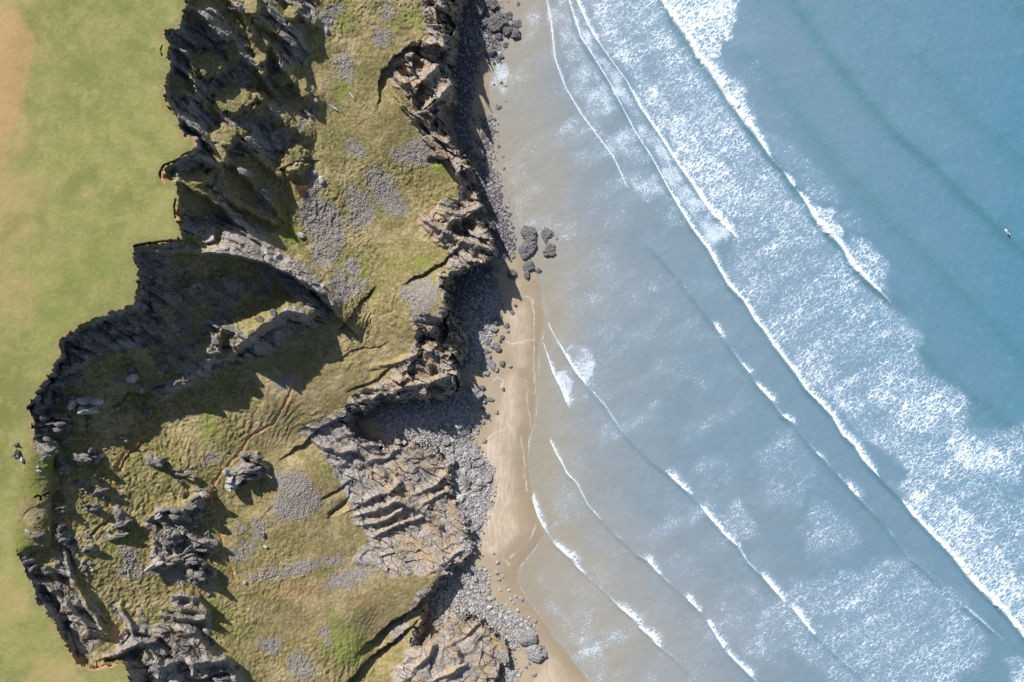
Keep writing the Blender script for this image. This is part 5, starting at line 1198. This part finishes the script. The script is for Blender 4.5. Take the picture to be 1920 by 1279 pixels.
bush(542, 402, .9, .8, 220, 2, "small brown leafless bush on bright grass, upper of two left of the shingle")
bush(545, 422, .8, .6, 160, 3, "small sparse leafless bush, lower of two left of the shingle")

# ------------------------------------------------------------------ people
def plain(name, col, rough=.7):
    m, t, bs = material(name)
    b = NB(t)
    n = b.noise(b.n("ShaderNodeNewGeometry").outputs["Position"], 9.0, 3)
    b.put(bs.inputs["Base Color"], b.mix(b.ramp(n, .3, .7), tuple(c * .8 for c in col), col))
    bs.inputs["Roughness"].default_value = rough
    return m
M_SKIN, M_HAIR = plain("skin", (.48, .30, .22)), plain("fair_hair", (.36, .24, .12))
M_BLUE, M_TROUSER = plain("blue_jacket", (.02, .22, .62)), plain("dark_trousers", (.03, .03, .04))
M_SUIT, M_BOARD = plain("black_wetsuit", (.015, .016, .02), .5), plain("white_board", (.8, .82, .84), .3)

def skinned(name, chains, mat, parent=None, sub=2):
    """one continuous surface grown round connected joints: chains of (point, radius), the first joint is the root"""
    vs, es, rd, key = [], [], [], {}
    for ch in chains:
        prev = None
        for p, r in ch:
            k = tuple(round(c, 4) for c in p)
            if k not in key: key[k] = len(vs); vs.append(p); rd.append(r)
            i = key[k]
            if prev is not None and prev != i: es.append((prev, i))
            prev = i
    me = bpy.data.meshes.new(name); me.from_pydata(vs, es, []); me.update()
    o = link(name, me, parent=parent)
    md = o.modifiers.new("skin", 'SKIN'); md.use_smooth_shade = True
    for i, r in enumerate(rd): me.skin_vertices[0].data[i].radius = (r, r)
    me.skin_vertices[0].data[0].use_root = True
    sb = o.modifiers.new("sub", 'SUBSURF'); sb.levels = sub; sb.render_levels = sub
    me.materials.append(mat)
    return o

def figure(root_loc, yaw, pose, suit, jacket, trousers, hair, label, group=None):
    J = pose
    body = [[(J['pelvis'], .13), (J['belly'], .125), (J['chest'], .15), (J['neck0'], .07), (J['neck'], .055), (J['jaw'], .075), (J['face'], .095), (J['crown'], .07)]]
    for sgn in ('l', 'r'):
        body.append([(J['chest'], .15), (J[sgn + 'sh'], .065), (J[sgn + 'el'], .045), (J[sgn + 'wr'], .03), (J[sgn + 'pa'], .035)])
        pa, wr = Vector(J[sgn + 'pa']), Vector(J[sgn + 'wr'])
        d = (pa - wr).normalized(); sd = d.cross(Vector((0.2, .1, 1))).normalized(); dn = d.cross(sd)
        for k, ln in ((-1.5, .07), (-.5, .085), (.5, .08), (1.5, .06)):
            b0 = pa + sd * k * .016 + d * .03
            body.append([(J[sgn + 'pa'], .035), (tuple(b0), .010), (tuple(b0 + d * ln * .55 + dn * .012), .009), (tuple(b0 + d * ln + dn * .035), .007)])
        th = pa + sd * .035
        body.append([(J[sgn + 'pa'], .035), (tuple(th), .011), (tuple(th + sd * .02 + d * .045 + dn * .02), .009)])
        body.append([(J['pelvis'], .13), (J[sgn + 'hip'], .095), (J[sgn + 'kn'], .06), (J[sgn + 'an'], .04), (J[sgn + 'to'], .035)])
    nose = Vector(J['face']) + Vector(J['fwd']) * .1
    body.append([(J['face'], .095), (tuple(nose), .018)])
    P = skinned("person", body, suit or M_SKIN)
    P.location = root_loc; P.rotation_euler = (0, 0, yaw)
    P["label"] = label; P["category"] = "person"
    if jacket:
        ch = [[(J['pelvis'], .165), (J['belly'], .16), (J['chest'], .185), (J['neck0'], .095)]]
        for sgn in ('l', 'r'): ch.append([(J['chest'], .185), (J[sgn + 'sh'], .09), (J[sgn + 'el'], .065), (J[sgn + 'wr'], .05)])
        skinned("jacket", ch, jacket, P)
    if trousers:
        ch = []
        for sgn in ('l', 'r'): ch.append([((J['pelvis'][0], J['pelvis'][1], J['pelvis'][2] - .03), .14), (J[sgn + 'hip'], .11), (J[sgn + 'kn'], .08), (J[sgn + 'an'], .06)])
        skinned("trousers", ch, trousers, P)
        for sgn in ('l', 'r'):
            a_, t_ = Vector(J[sgn + 'an']), Vector(J[sgn + 'to'])
            skinned("shoe", [[(tuple(a_ + Vector((0, 0, -.02))), .055), (tuple(t_), .05)]], trousers, P, 1)
    f_, c_ = Vector(J['face']), Vector(J['crown'])
    skinned("hair", [[(tuple(f_ - Vector(J['fwd']) * .035 + Vector((0, 0, .02))), .092), (tuple(c_ + Vector((0, 0, .012)) - Vector(J['fwd']) * .01), .078)]], hair, P, 1)
    fw = Vector(J['fwd']); side = fw.cross(Vector((0, 0, 1))).normalized()
    for sg in (-1, 1):
        e = f_ + fw * .088 + side * .034 * sg + Vector((0, 0, .02))
        skinned("eye", [[(tuple(e), .014), (tuple(e + fw * .004), .012)]], M_TROUSER, P, 1)
    return P
STAND = dict(pelvis=(0,0,.95), belly=(0,.01,1.12), chest=(0,.01,1.34), neck0=(0,0,1.48), neck=(0,-.01,1.54), jaw=(0,-.03,1.60), face=(0,-.03,1.67), crown=(0,-.01,1.76), fwd=(0,-1,0),
 lsh=(.2,0,1.43), lel=(.27,.03,1.16), lwr=(.25,-.1,.94), lpa=(.245,-.13,.86), rsh=(-.2,0,1.43), rel=(-.28,.03,1.16), rwr=(-.24,-.14,.98), rpa=(-.22,-.19,.91),
 lhip=(.1,0,.90), lkn=(.12,-.03,.50), lan=(.13,.02,.09), lto=(.15,-.15,.04), rhip=(-.1,0,.90), rkn=(-.13,-.06,.50), ran=(-.14,-.02,.09), rto=(-.17,-.19,.04))
figure(at(201, 931), math.radians(70), STAND, None, M_BLUE, M_TROUSER, M_HAIR, "person in a bright blue jacket standing by the rocks at the end of the footpath")
RIDE = dict(pelvis=(0,.05,.58), belly=(.03,-.03,.72), chest=(.08,-.12,.90), neck0=(.11,-.18,1.01), neck=(.13,-.21,1.06), jaw=(.15,-.25,1.11), face=(.16,-.26,1.18), crown=(.16,-.24,1.27), fwd=(.75,-.65,0),
 lsh=(.25,-.04,.98), lel=(.45,-.05,.88), lwr=(.64,-.16,.93), lpa=(.71,-.20,.95), rsh=(-.08,-.22,.98), rel=(-.27,-.30,.86), rwr=(-.45,-.22,.92), rpa=(-.52,-.20,.95),
 lhip=(.1,.04,.54), lkn=(.34,-.16,.36), lan=(.40,.02,.13), lto=(.47,-.12,.085), rhip=(-.1,.06,.54), rkn=(-.26,-.20,.34), ran=(-.38,.02,.13), rto=(-.33,-.13,.085))
su_, sv_ = 1885.0, 436.0
zs = float(SEAR.sample(SEAZ, np.array(su_), np.array(sv_)))
xs, ys, _ = unproj(su_, sv_, 0)
def surfboard(loc, yaw):
    n, m = 25, 9
    t = np.linspace(-1, 1, n); k = np.linspace(-1, 1, m)
    half = .27 * np.clip(1 - np.abs(t) ** 2.6, 0, 1) ** .8 * (1 - .18 * t) + .004
    X_ = np.repeat(t[:, None] * 1.15, m, 1)
    Yv = half[:, None] * k[None]
    rocker = (.10 * np.clip(t, 0, 1) ** 2.5 + .03 * np.clip(-t, 0, 1) ** 2)[:, None]
    th = .035 * np.sqrt(np.clip(1 - k ** 2, 0, 1))[None] * (1 - .5 * t[:, None] ** 2)
    topv = np.stack([X_, Yv, rocker + th + .04], -1).reshape(-1, 3); bot = np.stack([X_, Yv, rocker - th + .04], -1).reshape(-1, 3)
    idx = np.arange(n * m).reshape(n, m)
    q = np.stack([idx[:-1, :-1], idx[1:, :-1], idx[1:, 1:], idx[:-1, 1:]], -1).reshape(-1, 4)
    me = mesh_from("surfboard", np.concatenate([topv, bot]), np.concatenate([q, q[:, ::-1] + n * m]), M_BOARD, smooth=True)
    o = link("surfboard", me, "white surfboard under the surfer on the outermost wave", "surfboard", loc=loc)
    o.rotation_euler = (0, 0, yaw)
    fin = bpy.data.meshes.new("fin"); fin.from_pydata([(-.95, -.006, .05), (-.78, -.006, .05), (-.98, -.004, -.10), (-.95, .006, .05), (-.78, .006, .05), (-.98, .004, -.10)], [], [(0, 1, 2), (5, 4, 3), (0, 3, 4, 1), (1, 4, 5, 2), (2, 5, 3, 0)])
    fin.materials.append(M_SUIT); link("fin", fin, parent=o)
    return o
yaw = math.radians(-52)
surfboard(Vector((xs, ys, zs + .05)), yaw)
figure(Vector((xs, ys, zs + .05)), yaw, RIDE, M_SUIT, None, None, plain("wet_dark_hair", (.03, .02, .015)), "surfer in a black wetsuit crouching on a white board on the outermost wave")
breaker([(1880,431),(1885,436),(1889,440),(1893,441)], [2,6,7,2], "small burst of white spray around the surfer on the outermost wave")
print("done")
